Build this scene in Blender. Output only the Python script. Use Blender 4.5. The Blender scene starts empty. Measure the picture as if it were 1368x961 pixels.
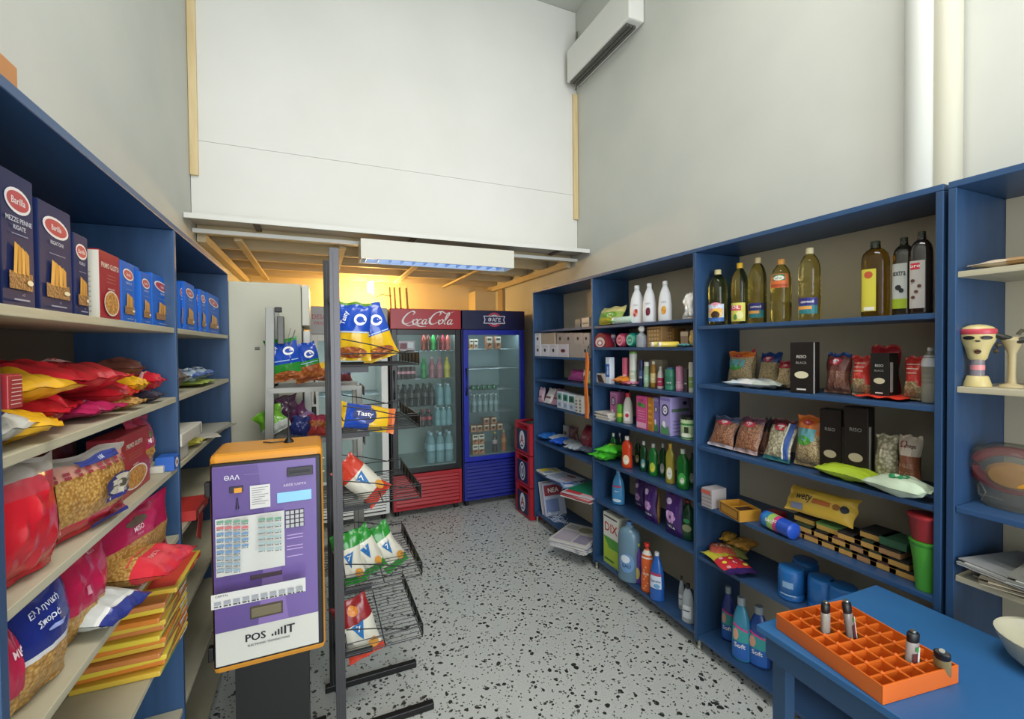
import bpy, math, random
from mathutils import Matrix, Vector
PI = math.pi
C = bpy.context.scene.collection
S = bpy.context.scene

# ---------------------------------------------------------------- camera
FPX, CXP, CYP, H = 598.88, 684.0, 472.82, 1.6
yaw, pit, rol = 0.41190, 0.017049, -0.009383
c_, s_ = math.cos(yaw), math.sin(yaw)
FW = Vector((s_*math.cos(pit), c_*math.cos(pit), -math.sin(pit)))
R0 = Vector((c_, -s_, 0)); U0 = R0.cross(FW)
RT = R0*math.cos(rol) + U0*math.sin(rol)
UP = -R0*math.sin(rol) + U0*math.cos(rol)
cam = bpy.data.cameras.new('camera'); cam_o = bpy.data.objects.new('camera', cam); C.objects.link(cam_o)
cam_o.matrix_world = Matrix(((RT.x, UP.x, -FW.x, 0), (RT.y, UP.y, -FW.y, 0), (RT.z, UP.z, -FW.z, H), (0, 0, 0, 1)))
cam.sensor_width = 36; cam.lens = FPX/1368*36; cam.shift_y = -(480.5-CYP)/1368
cam.clip_start = .05
S.camera = cam_o

# ---------------------------------------------------------------- light
w = bpy.data.worlds.new('world'); S.world = w; w.use_nodes = True
bg = w.node_tree.nodes['Background']; bg.inputs[0].default_value = (.80, .90, 1.0, 1); bg.inputs[1].default_value = 1.0
def area(name, loc, rot, sx, sy, power, col):
    l = bpy.data.lights.new(name, 'AREA'); l.shape = 'RECTANGLE'; l.size = sx; l.size_y = sy
    l.energy = power; l.color = col
    o = bpy.data.objects.new(name, l); o.location = loc; o.rotation_euler = rot; C.objects.link(o); return o
area('shopfront_daylight', (.75, -3.05, 1.75), (math.radians(90), 0, 0), 2.5, 3.1, 132, (.93, .97, 1.0))
area('ceiling_fill_light', (.70, .3, 4.40), (0, 0, 0), 1.3, 1.3, 62, (1.0, .97, .92))  # unseen fill light added under the ceiling to brighten the upper walls
S.view_settings.view_transform = 'Standard'; S.view_settings.look = 'None'
S.view_settings.exposure = 0.32; S.view_settings.gamma = 1.0; S.view_settings.use_curve_mapping = False

# ---------------------------------------------------------------- pixel helpers (points on real planes)
def ray(px, py): return RT*((px-CXP)/FPX) + UP*(-(py-CYP)/FPX) + FW
def P(px, py, X=None, Y=None, Z=None):
    d = ray(px, py)
    t = X/d.x if X is not None else Y/d.y if Y is not None else (Z-H)/d.z
    return Vector((d.x*t, d.y*t, H+d.z*t))
def yat(px, X, z):      # Y where the plane X=const at height z meets image column px
    k = (px-CXP)/FPX; a = RT - FW*k
    return -(a.x*X + a.z*(z-H))/a.y
def xat(px, Y, z):
    k = (px-CXP)/FPX; a = RT - FW*k
    return -(a.y*Y + a.z*(z-H))/a.x

# ---------------------------------------------------------------- materials
def lin(c):
    if isinstance(c, str): c = tuple(int(c[i:i+2], 16)/255 for i in (0, 2, 4))
    return tuple(x/12.92 if x <= .04045 else ((x+.055)/1.055)**2.4 for x in c)
MC = {}
def M(col, rough=.5, metal=0, kind='', trans=0, emit=0, bump=0, scale=60, alt=None, spec=.5, name=None):
    key = (col, rough, metal, kind, trans, emit, bump, scale, alt, spec)
    if key in MC: return MC[key]
    m = bpy.data.materials.new(name or ('mat_%s_%d' % (kind or 'paint', len(MC)))); m.use_nodes = True
    nt = m.node_tree; N = nt.nodes; L = nt.links; b = N['Principled BSDF']; out = N['Material Output']
    c = (*lin(col), 1)
    b.inputs['Base Color'].default_value = c; b.inputs['Roughness'].default_value = rough
    b.inputs['Metallic'].default_value = metal; b.inputs['Specular IOR Level'].default_value = spec
    if emit:
        b.inputs['Emission Color'].default_value = c; b.inputs['Emission Strength'].default_value = emit
    tc = N.new('ShaderNodeTexCoord')
    def noise(sc, det=3, vec=None):
        n = N.new('ShaderNodeTexNoise'); n.inputs['Scale'].default_value = sc; n.inputs['Detail'].default_value = det
        L.new(vec or tc.outputs['Object'], n.inputs['Vector']); return n
    def ramp(src, stops, const=False):
        r = N.new('ShaderNodeValToRGB'); r.color_ramp.interpolation = 'CONSTANT' if const else 'LINEAR'
        els = r.color_ramp.elements
        while len(els) < len(stops): els.new(.5)
        for e, (p, cc) in zip(els, stops): e.position = p; e.color = cc
        L.new(src, r.inputs[0]); return r
    a = (*lin(alt), 1) if alt else tuple(x*.72 for x in c[:3]) + (1,)
    if kind == 'streak':      # brushed paint or wood grain running along Z or X
        mp = N.new('ShaderNodeMapping'); mp.inputs['Scale'].default_value = (1, 1, .08) if scale > 0 else (.08, .08, 1)
        L.new(tc.outputs['Object'], mp.inputs[0]); n = noise(abs(scale), 4, mp.outputs[0])
        L.new(ramp(n.outputs[0], [(.3, a), (.65, c)]).outputs[0], b.inputs['Base Color'])
    elif kind == 'mottle':
        n = noise(scale, 4); L.new(ramp(n.outputs[0], [(.35, a), (.62, c)]).outputs[0], b.inputs['Base Color'])
    elif kind == 'grain':     # rice, pulses, pasta seen through the film
        v = N.new('ShaderNodeTexVoronoi'); v.inputs['Scale'].default_value = scale; L.new(tc.outputs['Object'], v.inputs['Vector'])
        L.new(ramp(v.outputs['Distance'], [(.1, c), (.75, a)]).outputs[0], b.inputs['Base Color'])
        bp = N.new('ShaderNodeBump'); bp.inputs['Strength'].default_value = .5; bp.inputs['Distance'].default_value = .003; bp.invert = True
        L.new(v.outputs['Distance'], bp.inputs['Height']); L.new(bp.outputs[0], b.inputs['Normal'])
    elif kind == 'terrazzo':
        n1 = noise(14, 3); add = N.new('ShaderNodeMixRGB'); add.blend_type = 'ADD'; add.inputs[0].default_value = .045
        L.new(tc.outputs['Object'], add.inputs[1]); L.new(n1.outputs['Color'], add.inputs[2])
        def chips(sc, th, thr, seedoff):
            mp = N.new('ShaderNodeMapping'); mp.inputs['Location'].default_value = (seedoff, seedoff, 0); mp.inputs['Scale'].default_value = (1, 1, .01)
            L.new(add.outputs[0], mp.inputs[0])
            v = N.new('ShaderNodeTexVoronoi'); v.inputs['Scale'].default_value = sc; L.new(mp.outputs[0], v.inputs['Vector'])
            sep = N.new('ShaderNodeSeparateColor'); L.new(v.outputs['Color'], sep.inputs[0])
            mul = N.new('ShaderNodeMath'); mul.operation = 'MULTIPLY'; L.new(sep.outputs[0], mul.inputs[0]); mul.inputs[1].default_value = th
            lt = N.new('ShaderNodeMath'); lt.operation = 'LESS_THAN'; L.new(v.outputs['Distance'], lt.inputs[0]); L.new(mul.outputs[0], lt.inputs[1])
            gt = N.new('ShaderNodeMath'); gt.operation = 'GREATER_THAN'; L.new(sep.outputs[1], gt.inputs[0]); gt.inputs[1].default_value = thr
            mm = N.new('ShaderNodeMath'); mm.operation = 'MULTIPLY'; L.new(lt.outputs[0], mm.inputs[0]); L.new(gt.outputs[0], mm.inputs[1]); return mm
        base = ramp(noise(220, 3).outputs[0], [(.35, a), (.6, c)])
        m1 = N.new('ShaderNodeMixRGB'); L.new(chips(38, .46, .42, 0).outputs[0], m1.inputs[0]); L.new(base.outputs[0], m1.inputs[1]); m1.inputs[2].default_value = (.03, .032, .03, 1)
        m2 = N.new('ShaderNodeMixRGB'); L.new(chips(75, .5, .5, 3.3).outputs[0], m2.inputs[0]); L.new(m1.outputs[0], m2.inputs[1]); m2.inputs[2].default_value = (.11, .115, .10, 1)
        L.new(m2.outputs[0], b.inputs['Base Color'])
    elif kind == 'wall':
        n = noise(1.7, 5); L.new(ramp(n.outputs[0], [(.3, a), (.7, c)]).outputs[0], b.inputs['Base Color'])
    if kind == 'liquid':
        b.inputs['Transmission Weight'].default_value = 1; b.inputs['IOR'].default_value = 1.36
    if bump:
        n = noise(scale if scale > 0 else 60, 3); bp = N.new('ShaderNodeBump'); bp.inputs['Strength'].default_value = bump; bp.inputs['Distance'].default_value = .004
        L.new(n.outputs[0], bp.inputs['Height']); L.new(bp.outputs[0], b.inputs['Normal'])
    if trans:                 # thin clear plastic or glass film: part of the light passes straight through
        t = N.new('ShaderNodeBsdfTransparent'); t.inputs[0].default_value = (*[.35+.65*x for x in c[:3]], 1) if kind != 'glass' else (.93, .97, .96, 1)
        mx = N.new('ShaderNodeMixShader')
        if kind == 'glass':
            fr = N.new('ShaderNodeFresnel'); fr.inputs[0].default_value = 1.5; L.new(fr.outputs[0], mx.inputs[0])
        else: mx.inputs[0].default_value = 1-trans
        L.new(t.outputs[0], mx.inputs[1]); L.new(b.outputs[0], mx.inputs[2]); L.new(mx.outputs[0], out.inputs['Surface'])
    MC[key] = m; return m

# ---------------------------------------------------------------- mesh builder
TXT = {}
def text_mesh(s):
    if s in TXT: return TXT[s]
    cu = bpy.data.curves.new('t', 'FONT'); cu.body = s; cu.resolution_u = 2; cu.align_x = 'CENTER'; cu.offset = .012
    o = bpy.data.objects.new('t', cu); C.objects.link(o)
    dg = bpy.context.evaluated_depsgraph_get(); me = o.evaluated_get(dg).to_mesh()
    vs = [(v.co.x, v.co.y) for v in me.vertices]; fs = [tuple(p.vertices) for p in me.polygons]
    o.evaluated_get(dg).to_mesh_clear(); bpy.data.objects.remove(o); bpy.data.curves.remove(cu)
    xs = [v[0] for v in vs]; ys = [v[1] for v in vs]
    cx, cy = (min(xs)+max(xs))/2, (min(ys)+max(ys))/2; wd, ht = max(xs)-min(xs), max(ys)-min(ys)
    TXT[s] = ([(x-cx, y-cy) for x, y in vs], fs, wd, ht); return TXT[s]

KIDS = {}
class MB:
    def __init__(s): s.v = []; s.f = []; s.m = []; s.mats = []
    def mi(s, m):
        if m not in s.mats: s.mats.append(m)
        return s.mats.index(m)
    def add(s, vs, fs, m):
        o = len(s.v); i = s.mi(m); s.v += [tuple(v) for v in vs]
        for f in fs: s.f.append(tuple(o+k for k in f)); s.m.append(i)
        return s
    def box(s, x0, x1, y0, y1, z0, z1, m, T=None):
        vs = [Vector(p) for p in ((x0,y0,z0),(x1,y0,z0),(x1,y1,z0),(x0,y1,z0),(x0,y0,z1),(x1,y0,z1),(x1,y1,z1),(x0,y1,z1))]
        if T: vs = [T @ v for v in vs]
        return s.add(vs, [(0,3,2,1),(4,5,6,7),(0,1,5,4),(1,2,6,5),(2,3,7,6),(3,0,4,7)], m)
    def lathe(s, prof, m, n=20, sx=1, sy=1, sq=2, c=(0,0,0), axis='z', cap=True):
        vs = []; fs = []
        for r, z in prof:
            for k in range(n):
                a = 2*PI*k/n; ca, sa = math.cos(a), math.sin(a)
                q = (abs(ca)**sq+abs(sa)**sq)**(-1/sq) if sq != 2 else 1
                x, y = r*ca*q*sx, r*sa*q*sy
                if axis == 'x': vs.append((z+c[0], x+c[1], y+c[2]))
                elif axis == 'y': vs.append((x+c[0], z+c[1], y+c[2]))
                else: vs.append((x+c[0], y+c[1], z+c[2]))
        for j in range(len(prof)-1):
            for k in range(n):
                a, b2 = j*n+k, j*n+(k+1) % n; fs.append((a, b2, b2+n, a+n))
        if cap: fs.append(tuple(range(n))[::-1]); fs.append(tuple(range((len(prof)-1)*n, len(prof)*n)))
        return s.add(vs, fs, m)
    def tube(s, pts, r, m, n=6, closed=False):
        pts = [Vector(p) for p in pts]; vs = []; fs = []; up = Vector((.03, .02, 1)).normalized()
        K = len(pts)
        for i, p in enumerate(pts):
            a = pts[i-1] if i or closed else p; b = pts[(i+1) % K] if i < K-1 or closed else p
            t = (b-a).normalized() if (b-a).length > 1e-9 else up
            u = t.cross(up)
            if u.length < .05: u = t.cross(Vector((1, 0, 0)))
            u.normalize(); w2 = t.cross(u)
            for k in range(n):
                an = 2*PI*k/n; vs.append(p + u*(r*math.cos(an)) + w2*(r*math.sin(an)))
        for i in range(K if closed else K-1):
            for k in range(n):
                a, b = i*n+k, i*n+(k+1) % n; c2, d = ((i+1) % K)*n+(k+1) % n, ((i+1) % K)*n+k; fs.append((a, b, c2, d))
        if not closed: fs.append(tuple(range(n))[::-1]); fs.append(tuple(range((K-1)*n, K*n)))
        return s.add(vs, fs, m)
    def quad(s, a, b, c2, d, m): return s.add([a, b, c2, d], [(0, 1, 2, 3)], m)
    def build(s, name, parent=None, off=None, smooth=False, bevel=0):
        me = bpy.data.meshes.new(name)
        vs = s.v if off is None else [(v[0]-off[0], v[1]-off[1], v[2]-off[2]) for v in s.v]
        me.from_pydata(vs, [], s.f)
        for m in s.mats: me.materials.append(m)
        me.polygons.foreach_set('material_index', s.m)
        if smooth:
            me.polygons.foreach_set('use_smooth', [True]*len(s.f)); me.set_sharp_from_angle(angle=math.radians(42))
        me.update()
        o = bpy.data.objects.new(name, me); C.objects.link(o)
        if parent: o.parent = parent; KIDS.setdefault(parent.name, []).append(o)
        if bevel:
            bv = o.modifiers.new('bevel', 'BEVEL'); bv.width = bevel; bv.segments = 2; bv.limit_method = 'ANGLE'; bv.angle_limit = math.radians(50)
        return o
def tag(o, label, cat, group=None, kind=None):
    if kind: o['kind'] = kind
    if label: o['label'] = label
    if cat: o['category'] = cat
    if group: o['group'] = group
    return o
def thing(name, label, cat, loc=(0, 0, 0), rz=0, group=None, rx=0, ry=0):
    o = bpy.data.objects.new(name, None); o.empty_display_size = .05; C.objects.link(o); o.location = loc; o.rotation_euler = (rx, ry, rz)
    return tag(o, label, cat, group)
def struct(o): o['kind'] = 'structure'; return o
def copy_tree(o, parent=None):
    c = o.copy(); C.objects.link(c)
    if parent: c.parent = parent; KIDS.setdefault(parent.name, []).append(c)
    for ch in list(KIDS.get(o.name, [])): copy_tree(ch, c)
    return c
def put(o, loc, rz=None, rx=None, label=None):
    o.location = loc
    e = list(o.rotation_euler)
    if rz is not None: e[2] = rz
    if rx is not None: e[0] = rx
    o.rotation_euler = e
    if label: o['label'] = label
    return o

# flat print laid on a surface through a map F(x, z, lift) -> point
class Gfx:
    def __init__(s, F): s.F = F; s.mb = MB(); s.k = 0
    def L(s): s.k += 1; return .0005+.00035*s.k
    def rect(s, x0, z0, x1, z1, m, nx=6, nz=4):
        e = s.L(); vs = [s.F(x0+(x1-x0)*i/nx, z0+(z1-z0)*j/nz, e) for j in range(nz+1) for i in range(nx+1)]
        s.mb.add(vs, [(j*(nx+1)+i, j*(nx+1)+i+1, (j+1)*(nx+1)+i+1, (j+1)*(nx+1)+i) for j in range(nz) for i in range(nx)], m)
    def ell(s, cx, cz, rx, rz, m, n=20, rot=0):
        e = s.L(); vs = [s.F(cx, cz, e)]
        for q in (.5, 1):
            for k in range(n):
                a = 2*PI*k/n; x, z = rx*q*math.cos(a), rz*q*math.sin(a)
                vs.append(s.F(cx+x*math.cos(rot)-z*math.sin(rot), cz+x*math.sin(rot)+z*math.cos(rot), e))
        fs = [(0, 1+k, 1+(k+1) % n) for k in range(n)] + [(1+k, 1+n+k, 1+n+(k+1) % n, 1+(k+1) % n) for k in range(n)]
        s.mb.add(vs, fs, m)
    def poly(s, pts, m):
        e = s.L(); K = len(pts); cx = sum(p[0] for p in pts)/K; cz = sum(p[1] for p in pts)/K; E = []
        for i in range(K):
            for q in range(3): a, b = pts[i], pts[(i+1) % K]; E.append((a[0]+(b[0]-a[0])*q/3, a[1]+(b[1]-a[1])*q/3))
        n = len(E); vs = [s.F(cx, cz, e)]+[s.F(cx+(x-cx)*t, cz+(z-cz)*t, e) for t in (.35, .7, 1) for x, z in E]
        fs = [(0, 1+k, 1+(k+1) % n) for k in range(n)]+[(1+r*n+k, 1+(r+1)*n+k, 1+(r+1)*n+(k+1) % n, 1+r*n+(k+1) % n) for r in range(2) for k in range(n)]
        s.mb.add(vs, fs, m)
    def text(s, t, cx, cz, h, m, maxw=None, rot=0, shear=0):
        vs, fs, wd, ht = text_mesh(t); k = h/ht
        kx = k if not maxw or wd*k <= maxw else maxw/wd
        e = s.L(); o = []
        for x, y in vs:
            x, y = x*kx+shear*y*k, y*k
            o.append(s.F(cx+x*math.cos(rot)-y*math.sin(rot), cz+x*math.sin(rot)+y*math.cos(rot), e))
        s.mb.add(o, fs, m)
    def pen(s, pts, wmin, wmax, ang, m, taper=True):
        e = s.L(); P2 = []
        for i in range(len(pts)-1):
            p0, p1, p2, p3 = pts[max(i-1, 0)], pts[i], pts[i+1], pts[min(i+2, len(pts)-1)]
            for j in range(6):
                t = j/6; f = lambda a, b, c, d: .5*((2*b)+(-a+c)*t+(2*a-5*b+4*c-d)*t*t+(-a+3*b-3*c+d)*t**3)
                P2.append((f(p0[0], p1[0], p2[0], p3[0]), f(p0[1], p1[1], p2[1], p3[1])))
        P2.append(pts[-1]); K = len(P2); vs = []
        for i, p in enumerate(P2):
            a, b = P2[max(i-1, 0)], P2[min(i+1, K-1)]; dx, dy = b[0]-a[0], b[1]-a[1]; l = math.hypot(dx, dy) or 1
            w_ = wmin+(wmax-wmin)*abs(math.sin(math.atan2(dy, dx)-ang)); 
            if taper: w_ *= min(1, .35+3*i/K, .35+3*(K-1-i)/K)
            nx, ny = -dy/l*w_/2, dx/l*w_/2
            vs += [s.F(p[0]+nx, p[1]+ny, e), s.F(p[0]-nx, p[1]-ny, e)]
        s.mb.add(vs, [(2*i, 2*i+1, 2*i+3, 2*i+2) for i in range(K-1)], m)
    def done(s, parent, name='printed_label'):
        if s.mb.f: return s.mb.build(name, parent)

# ---------------------------------------------------------------- goods
WHITE = M('e8e8e6', .5); BLACK = M('121214', .45); NAVY = M('1d2750', .4); RED = M('c1202b', .4)
def carton(name, label, cat, w, d, h, col, gfx=None, side=None, group=None, rough=.38, mat=None):
    t = thing(name, label, cat, group=group)
    m = mat or M(col, rough)
    b = MB(); b.box(-w/2, w/2, -d/2, d/2, 0, h, m); b.build('box_body', t, bevel=.0012)
    f = MB(); f.box(-w/2+.001, w/2-.001, -d/2+.002, d/2-.002, h, h+.0015, m); f.build('top_flap', t)
    if gfx:
        g = Gfx(lambda x, z, e: (x, -d/2-e, z)); gfx(g, w, h); g.done(t)
    if side:
        g = Gfx(lambda y, z, e: (w/2+e, y, z)); side(g, d, h); g.done(t, 'side_print')
        g = Gfx(lambda y, z, e: (-w/2-e, -y, z)); side(g, d, h); g.done(t, 'side_print')
    return t

def pouch(name, label, cat, w, h, t, mat, gfx=None, back=None, group=None, seed=0, cr=.004, seal=.055, nu=16, nv=22, taper=0, sag=0, folds=1):
    """sealed film bag: flat crimped ends, bulging middle, creases; mat is one material or f(u, v)"""
    R = random.Random(seed*7+3); ph = [R.uniform(0, 6.28) for _ in range(8)]; k1, k2, k3 = R.uniform(3, 6), R.uniform(4, 8), R.uniform(2, 4)
    def Sf(u, v, side, e=0):
        vv = min(max((v-seal)/(1-2*seal), 0), 1)
        bul = math.sin(PI*vv)**.55 if 0 < vv < 1 else 0
        edge = max(0, 1-abs(u)**2.6)**.6
        T = t/2*bul*edge
        cr_ = min(cr, .0075); wr = cr_*(math.sin(k1*u*2+ph[0]+3*v)*math.sin(k2*v*2+ph[1]+2*u)+.6*math.sin(k3*u*5-7*v+ph[2]))*min(1, bul*1.5)*edge
        end = math.exp(-min(vv, 1-vv)/.09) if 0 < vv < 1 else 0
        wr += folds*cr_*1.6*math.cos(11*u+ph[3])*end*edge
        x = w/2*u*(1-.07*math.sin(PI*v)**2 + (.03 if vv in (0, 1) else 0))*(1-taper*v)
        x += cr*.8*math.sin(9*v+ph[4])*(1 if u > 0 else -1)*abs(u)
        z = h*v - (sag*math.sin(PI*v)*.0)
        y = side*(T+max(0, wr)*.9+.0006+e) + sag*math.sin(PI*v)*.5 + (.003*math.sin(8*u+ph[5]) if vv in (0, 1) else 0)
        z += .004*math.sin(6*u+ph[6])*(1 if v > .9 or v < .1 else 0)*(v > .5)
        return (x, y, z)
    mf = mat if callable(mat) else (lambda u, v: mat)
    b = MB()
    for side in (-1, 1):
        vs = [Sf(-1+2*i/nu, j/nv, side) for j in range(nv+1) for i in range(nu+1)]
        o = len(b.v); b.v += vs
        for j in range(nv):
            for i in range(nu):
                a = o+j*(nu+1)+i; q = (a, a+1, a+nu+2, a+nu+1)
                b.f.append(q if side < 0 else q[::-1])
                b.m.append(b.mi((mf if side < 0 or back is None else (lambda u, v: back))(-1+2*(i+.5)/nu, (j+.5)/nv)))
    if gfx:
        th = thing(name, label, cat, group=group); b.build('bag', th, smooth=True)
        g = Gfx(lambda x, z, e: Sf(max(-.98, min(.98, x/(w/2))), max(0, min(1, z/h)), -1, e+.0008)); gfx(g, w, h); g.done(th)
        return th
    return tag(b.build(name, smooth=True), label, cat, group)

def bottle(name, label, cat, prof, mat, cap=None, capm=None, gfx=None, sx=1, sy=1, sq=2, group=None, n=22, bands=(), extra=None):
    t = thing(name, label, cat, group=group)
    b = MB(); b.lathe(prof, mat, n, sx, sy, sq); b.build('bottle_body', t, smooth=True)
    if cap: c = MB(); c.lathe(cap, capm, 16); c.build('cap', t, smooth=True)
    def rad(z):
        for (r0, z0), (r1, z1) in zip(prof, prof[1:]):
            if z0 <= z <= z1 and z1 > z0: return r0+(r1-r0)*(z-z0)/(z1-z0)
        return prof[-1][0]
    def F(x, z, e):
        r = max(rad(z), .004); R_ = max(rr for rr, _ in prof)*sx; a = x/R_; ca, sa = math.sin(a), -math.cos(a)
        q = (abs(ca)**sq+abs(sa)**sq)**(-1/sq) if sq != 2 else 1
        return ((r*sx+e)*ca*q, (r*sy+e)*sa*q, z)
    for z0, z1, m in bands:
        bb = MB(); bb.lathe([(rad(z0)+.0008, z0), (rad((z0+z1)/2)+.0008, (z0+z1)/2), (rad(z1)+.0008, z1)], m, n, sx, sy, sq, cap=False); bb.build('label_band', t, smooth=True)
    if gfx:
        g = Gfx(lambda x, z, e: F(x, z, e+.001)); gfx(g, max(r for r, _ in prof)*2*sx, prof[-1][1]); g.done(t)
    if extra: extra(t)
    return t

# profiles scaled to a radius r and total height h
def pf(kind, r, h):
    T = {'oil': [(.6,0),(.95,.01),(1,.04),(1,.34),(.95,.36),(1,.38),(1,.42),(.95,.44),(1,.46),(1,.50),(.95,.52),(1,.54),(1,.62),(.99,.69),(.93,.76),(.78,.83),(.55,.885),(.36,.915),(.33,.95)],
         'pet': [(.6,0),(.96,.015),(1,.05),(1,.3),(.93,.33),(1,.36),(1,.60),(.98,.69),(.90,.77),(.72,.84),(.48,.89),(.35,.915),(.33,.95)],
         'jug': [(.7,0),(.97,.012),(1,.04),(1,.70),(.97,.77),(.86,.835),(.62,.88),(.38,.905),(.36,.95)],
         'soap': [(.85,0),(.98,.015),(1,.05),(1,.35),(.95,.5),(.8,.68),(.55,.8),(.36,.87),(.34,.92)],
         'dish': [(.8,0),(.97,.02),(1,.06),(.98,.3),(.9,.42),(.97,.55),(.98,.66),(.85,.76),(.5,.84),(.34,.88),(.32,.9)],
         'tub': [(.9,0),(1,.02),(1,.2),(.97,.22),(1,.24),(1,.86),(.95,.9),(.9,.92)],
         'can': [(.93,0),(1,.02),(1,.93),(.9,.97)],
         'cola': [(.7,0),(.97,.02),(1,.06),(.95,.2),(.88,.33),(.97,.45),(1,.55),(.9,.66),(.6,.78),(.38,.86),(.34,.95)],
         'tube': [(1,0),(1,.98),(.9,1)]}[kind]
    return [(a*r, b*h) for a, b in T]
def capf(r, z0, z1): return [(r, z0), (r, z1-.002), (r*.9, z1)]

# ================================================================ the room
XL, XR, YF, YB, ZC = -.705, 2.12, 3.39, 5.62, 4.5
FR, SB = 1.794, .326            # front plane and depth of the right-hand shelves
LX = -.43                       # front plane of the left-hand shelves
m_wall = M('c9cac2', .75, kind='wall', alt='bfc1ba'); m_cream = M('d9c9a0', .7, kind='wall', alt='cdbb90')
m_panel = M('e2e1dc', .6, kind='wall', alt='dbdad4'); m_white = M('dcdcd6', .45)
def wallbox(name, *a, m=None): b = MB(); b.box(*a, m); return struct(b.build(name))
wallbox('floor', XL-.1, XR+.1, -3.2, YB+.1, -.05, 0, m=M('c5c9c6', .3, kind='terrazzo', alt='b0b4af'))
wallbox('ceiling', XL-.1, XR+.1, -3.2, YB+.1, ZC, ZC+.06, m=m_wall)
wallbox('wall_left', XL-.1, XL, -3.2, YB, 0, ZC, m=m_wall)
wallbox('wall_right', XR, XR+.1, -3.2, YB, 0, ZC, m=m_wall)
wallbox('wall_back', XL-.1, XR+.1, YB, YB+.1, 0, ZC, m=m_cream)
wallbox('trim_2', 1.845, XR, 5.36, YB, 0, 2.30, m=m_cream)
# shop front behind the camera, open to the street
b = MB(); b.box(XL, -.5, -3.2, -3.12, 0, ZC, m_wall); b.box(2.0, XR, -3.2, -3.12, 0, ZC, m_wall); b.box(-.5, 2.0, -3.2, -3.12, 3.3, ZC, m_wall); struct(b.build('wall_front'))
b = MB()
for x in (-.5, .33, 1.17, 1.95): b.box(x, x+.05, -3.18, -3.12, 0, 3.3, M('8a8d90', .35, .8))
for z in (0, 2.2, 3.25): b.box(-.5, 2.0, -3.18, -3.12, z, z+.05, M('8a8d90', .35, .8))
struct(b.build('window_1'))
# boarded gallery front above the fridges
t = bpy.data.objects.new('wall_gallery', None); C.objects.link(t); t['kind'] = 'structure'
b = MB(); b.box(XL+.003, XR-.003, YF, YF+.04, 2.423, 2.912, m_panel); b.build('panel', t)
b = MB(); b.box(XL+.003, XR-.003, YF+.002, YF+.042, 2.915, ZC-.003, m_panel); b.build('panel', t)
b = MB(); b.box(XL+.003, XR-.003, YF+.03, YF+.06, 2.40, ZC-.003, M('9a988f', .8)); b.build('backing_board', t)
m_pine = M('dcc79a', .55, kind='streak', scale=40, alt='cfb583')
b = MB(); b.box(-.703, -.658, YF-.022, YF-.001, 2.688, ZC-.01, m_pine); tag(b.build('pine_batten', bevel=.002), 'pale pine batten nailed up the left edge of the white gallery panels', 'batten')
b = MB(); b.box(2.075, 2.117, YF-.022, YF-.001, 2.70, 3.785, m_pine); tag(b.build('pine_batten', bevel=.002), 'pale pine batten nailed up the right edge of the white gallery panels', 'batten')
# ledge under the panels
r = thing('metal_ledge', 'white sheet metal ledge running under the gallery panels', 'ledge', (.7, 3.3, 2.38))
o_ = (.7, 3.3, 2.38)
b = MB(); b.box(XL+.005, XR-.005, 3.195, YF+.03, 2.392, 2.400, M('a9a49a', .5)); b.build('sheet', r, o_)
b = MB(); b.box(XL+.005, XR-.005, 3.19, 3.20, 2.375, 2.405, m_white); b.build('front_lip', r, o_)
b = MB(); b.box(XL+.005, XR-.005, YF-.005, YF+.02, 2.335, 2.360, m_white); b.build('rear_strip', r, o_)
for x in (-.335, .66, 1.86):
    b = MB(); b.box(x-.017, x+.017, 3.22, 3.42, 2.378, 2.391, M('4c423c', .6)); b.build('hook', r, o_)
# gallery floor with joists seen from below
r = thing('gallery_floor', 'cream painted timber gallery floor with joists over the fridges', 'gallery', (.7, 4.8, 2.42)); o_ = (.7, 4.8, 2.42)
m_j = M('c9bc9c', .7, kind='streak', scale=-30, alt='bcab86')
b = MB(); b.box(XL+.004, XR-.004, YF+.07, YB-.004, 2.44, 2.47, m_j); b.build('floor_board', r, o_)
for y in (3.50, 3.95, 4.40, 4.85, 5.30): 
    b = MB(); b.box(XL+.006, XR-.006, y, y+.05, 2.355, 2.439, m_j); b.build('joist', r, o_)
for x, y0, y1 in ((-.50, 3.56, 5.5), (.17, 3.56, 5.3), (.83, 3.56, 5.3), (1.45, 4.0, 5.5)):
    b = MB(); b.box(x, x+.045, y0, y1, 2.335, 2.354, m_j); b.build('runner', r, o_)
for x in (XL+.006, XR-.056): b = MB(); b.box(x, x+.05, 3.5, YB-.01, 2.30, 2.354, m_j); b.build('wall_plate', r, o_)
b = MB(); b.box(XR-.035, XR-.003, 5.05, 5.20, .003, 2.298, M('a89472', .7)); struct(b.build('trim_1', bevel=.003))
# wall pipes on the right
for i, (px, rr, lab) in enumerate(((1229, .052, 'thick pale painted pipe boxed in on the wall, left of the two'), (1261, .043, 'slimmer cream painted pipe on the wall, right of the two'))):
    X = XR-rr-.004; y = yat(px, X-.02, 2.6)
    b = MB(); b.lathe([(rr, 2.11), (rr, 3.2), (rr, ZC-.005)], M(('c6c8c2', 'c3c0ae')[i], .5), 28, c=(X, y, 0)); tag(b.build('wall_pipe', smooth=True), lab, 'pipe')
# air conditioner high in the corner
r = thing('air_conditioner', 'pale wall air conditioner high in the corner over the gallery', 'air conditioner', (2.02, 2.9, 3.78)); o_ = tuple(r.location)
b = MB(); b.box(1.985, XR-.003, 2.5, 3.33, 3.83, 4.1, m_white); b.build('housing', r, o_, bevel=.012)
for k in range(3): b = MB(); b.box(2.0+.03*k, 2.022+.03*k, 2.55, 3.3, 3.812, 3.829, M('55554f', .6)); b.build('louvre', r, o_)
b = MB(); b.tube([(2.1, 3.345, 4.3), (2.1, 3.345, 3.9), (2.085, 3.345, 3.80)], .008, M('6c6a62', .5)); b.build('drain_hose', r, o_)
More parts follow.
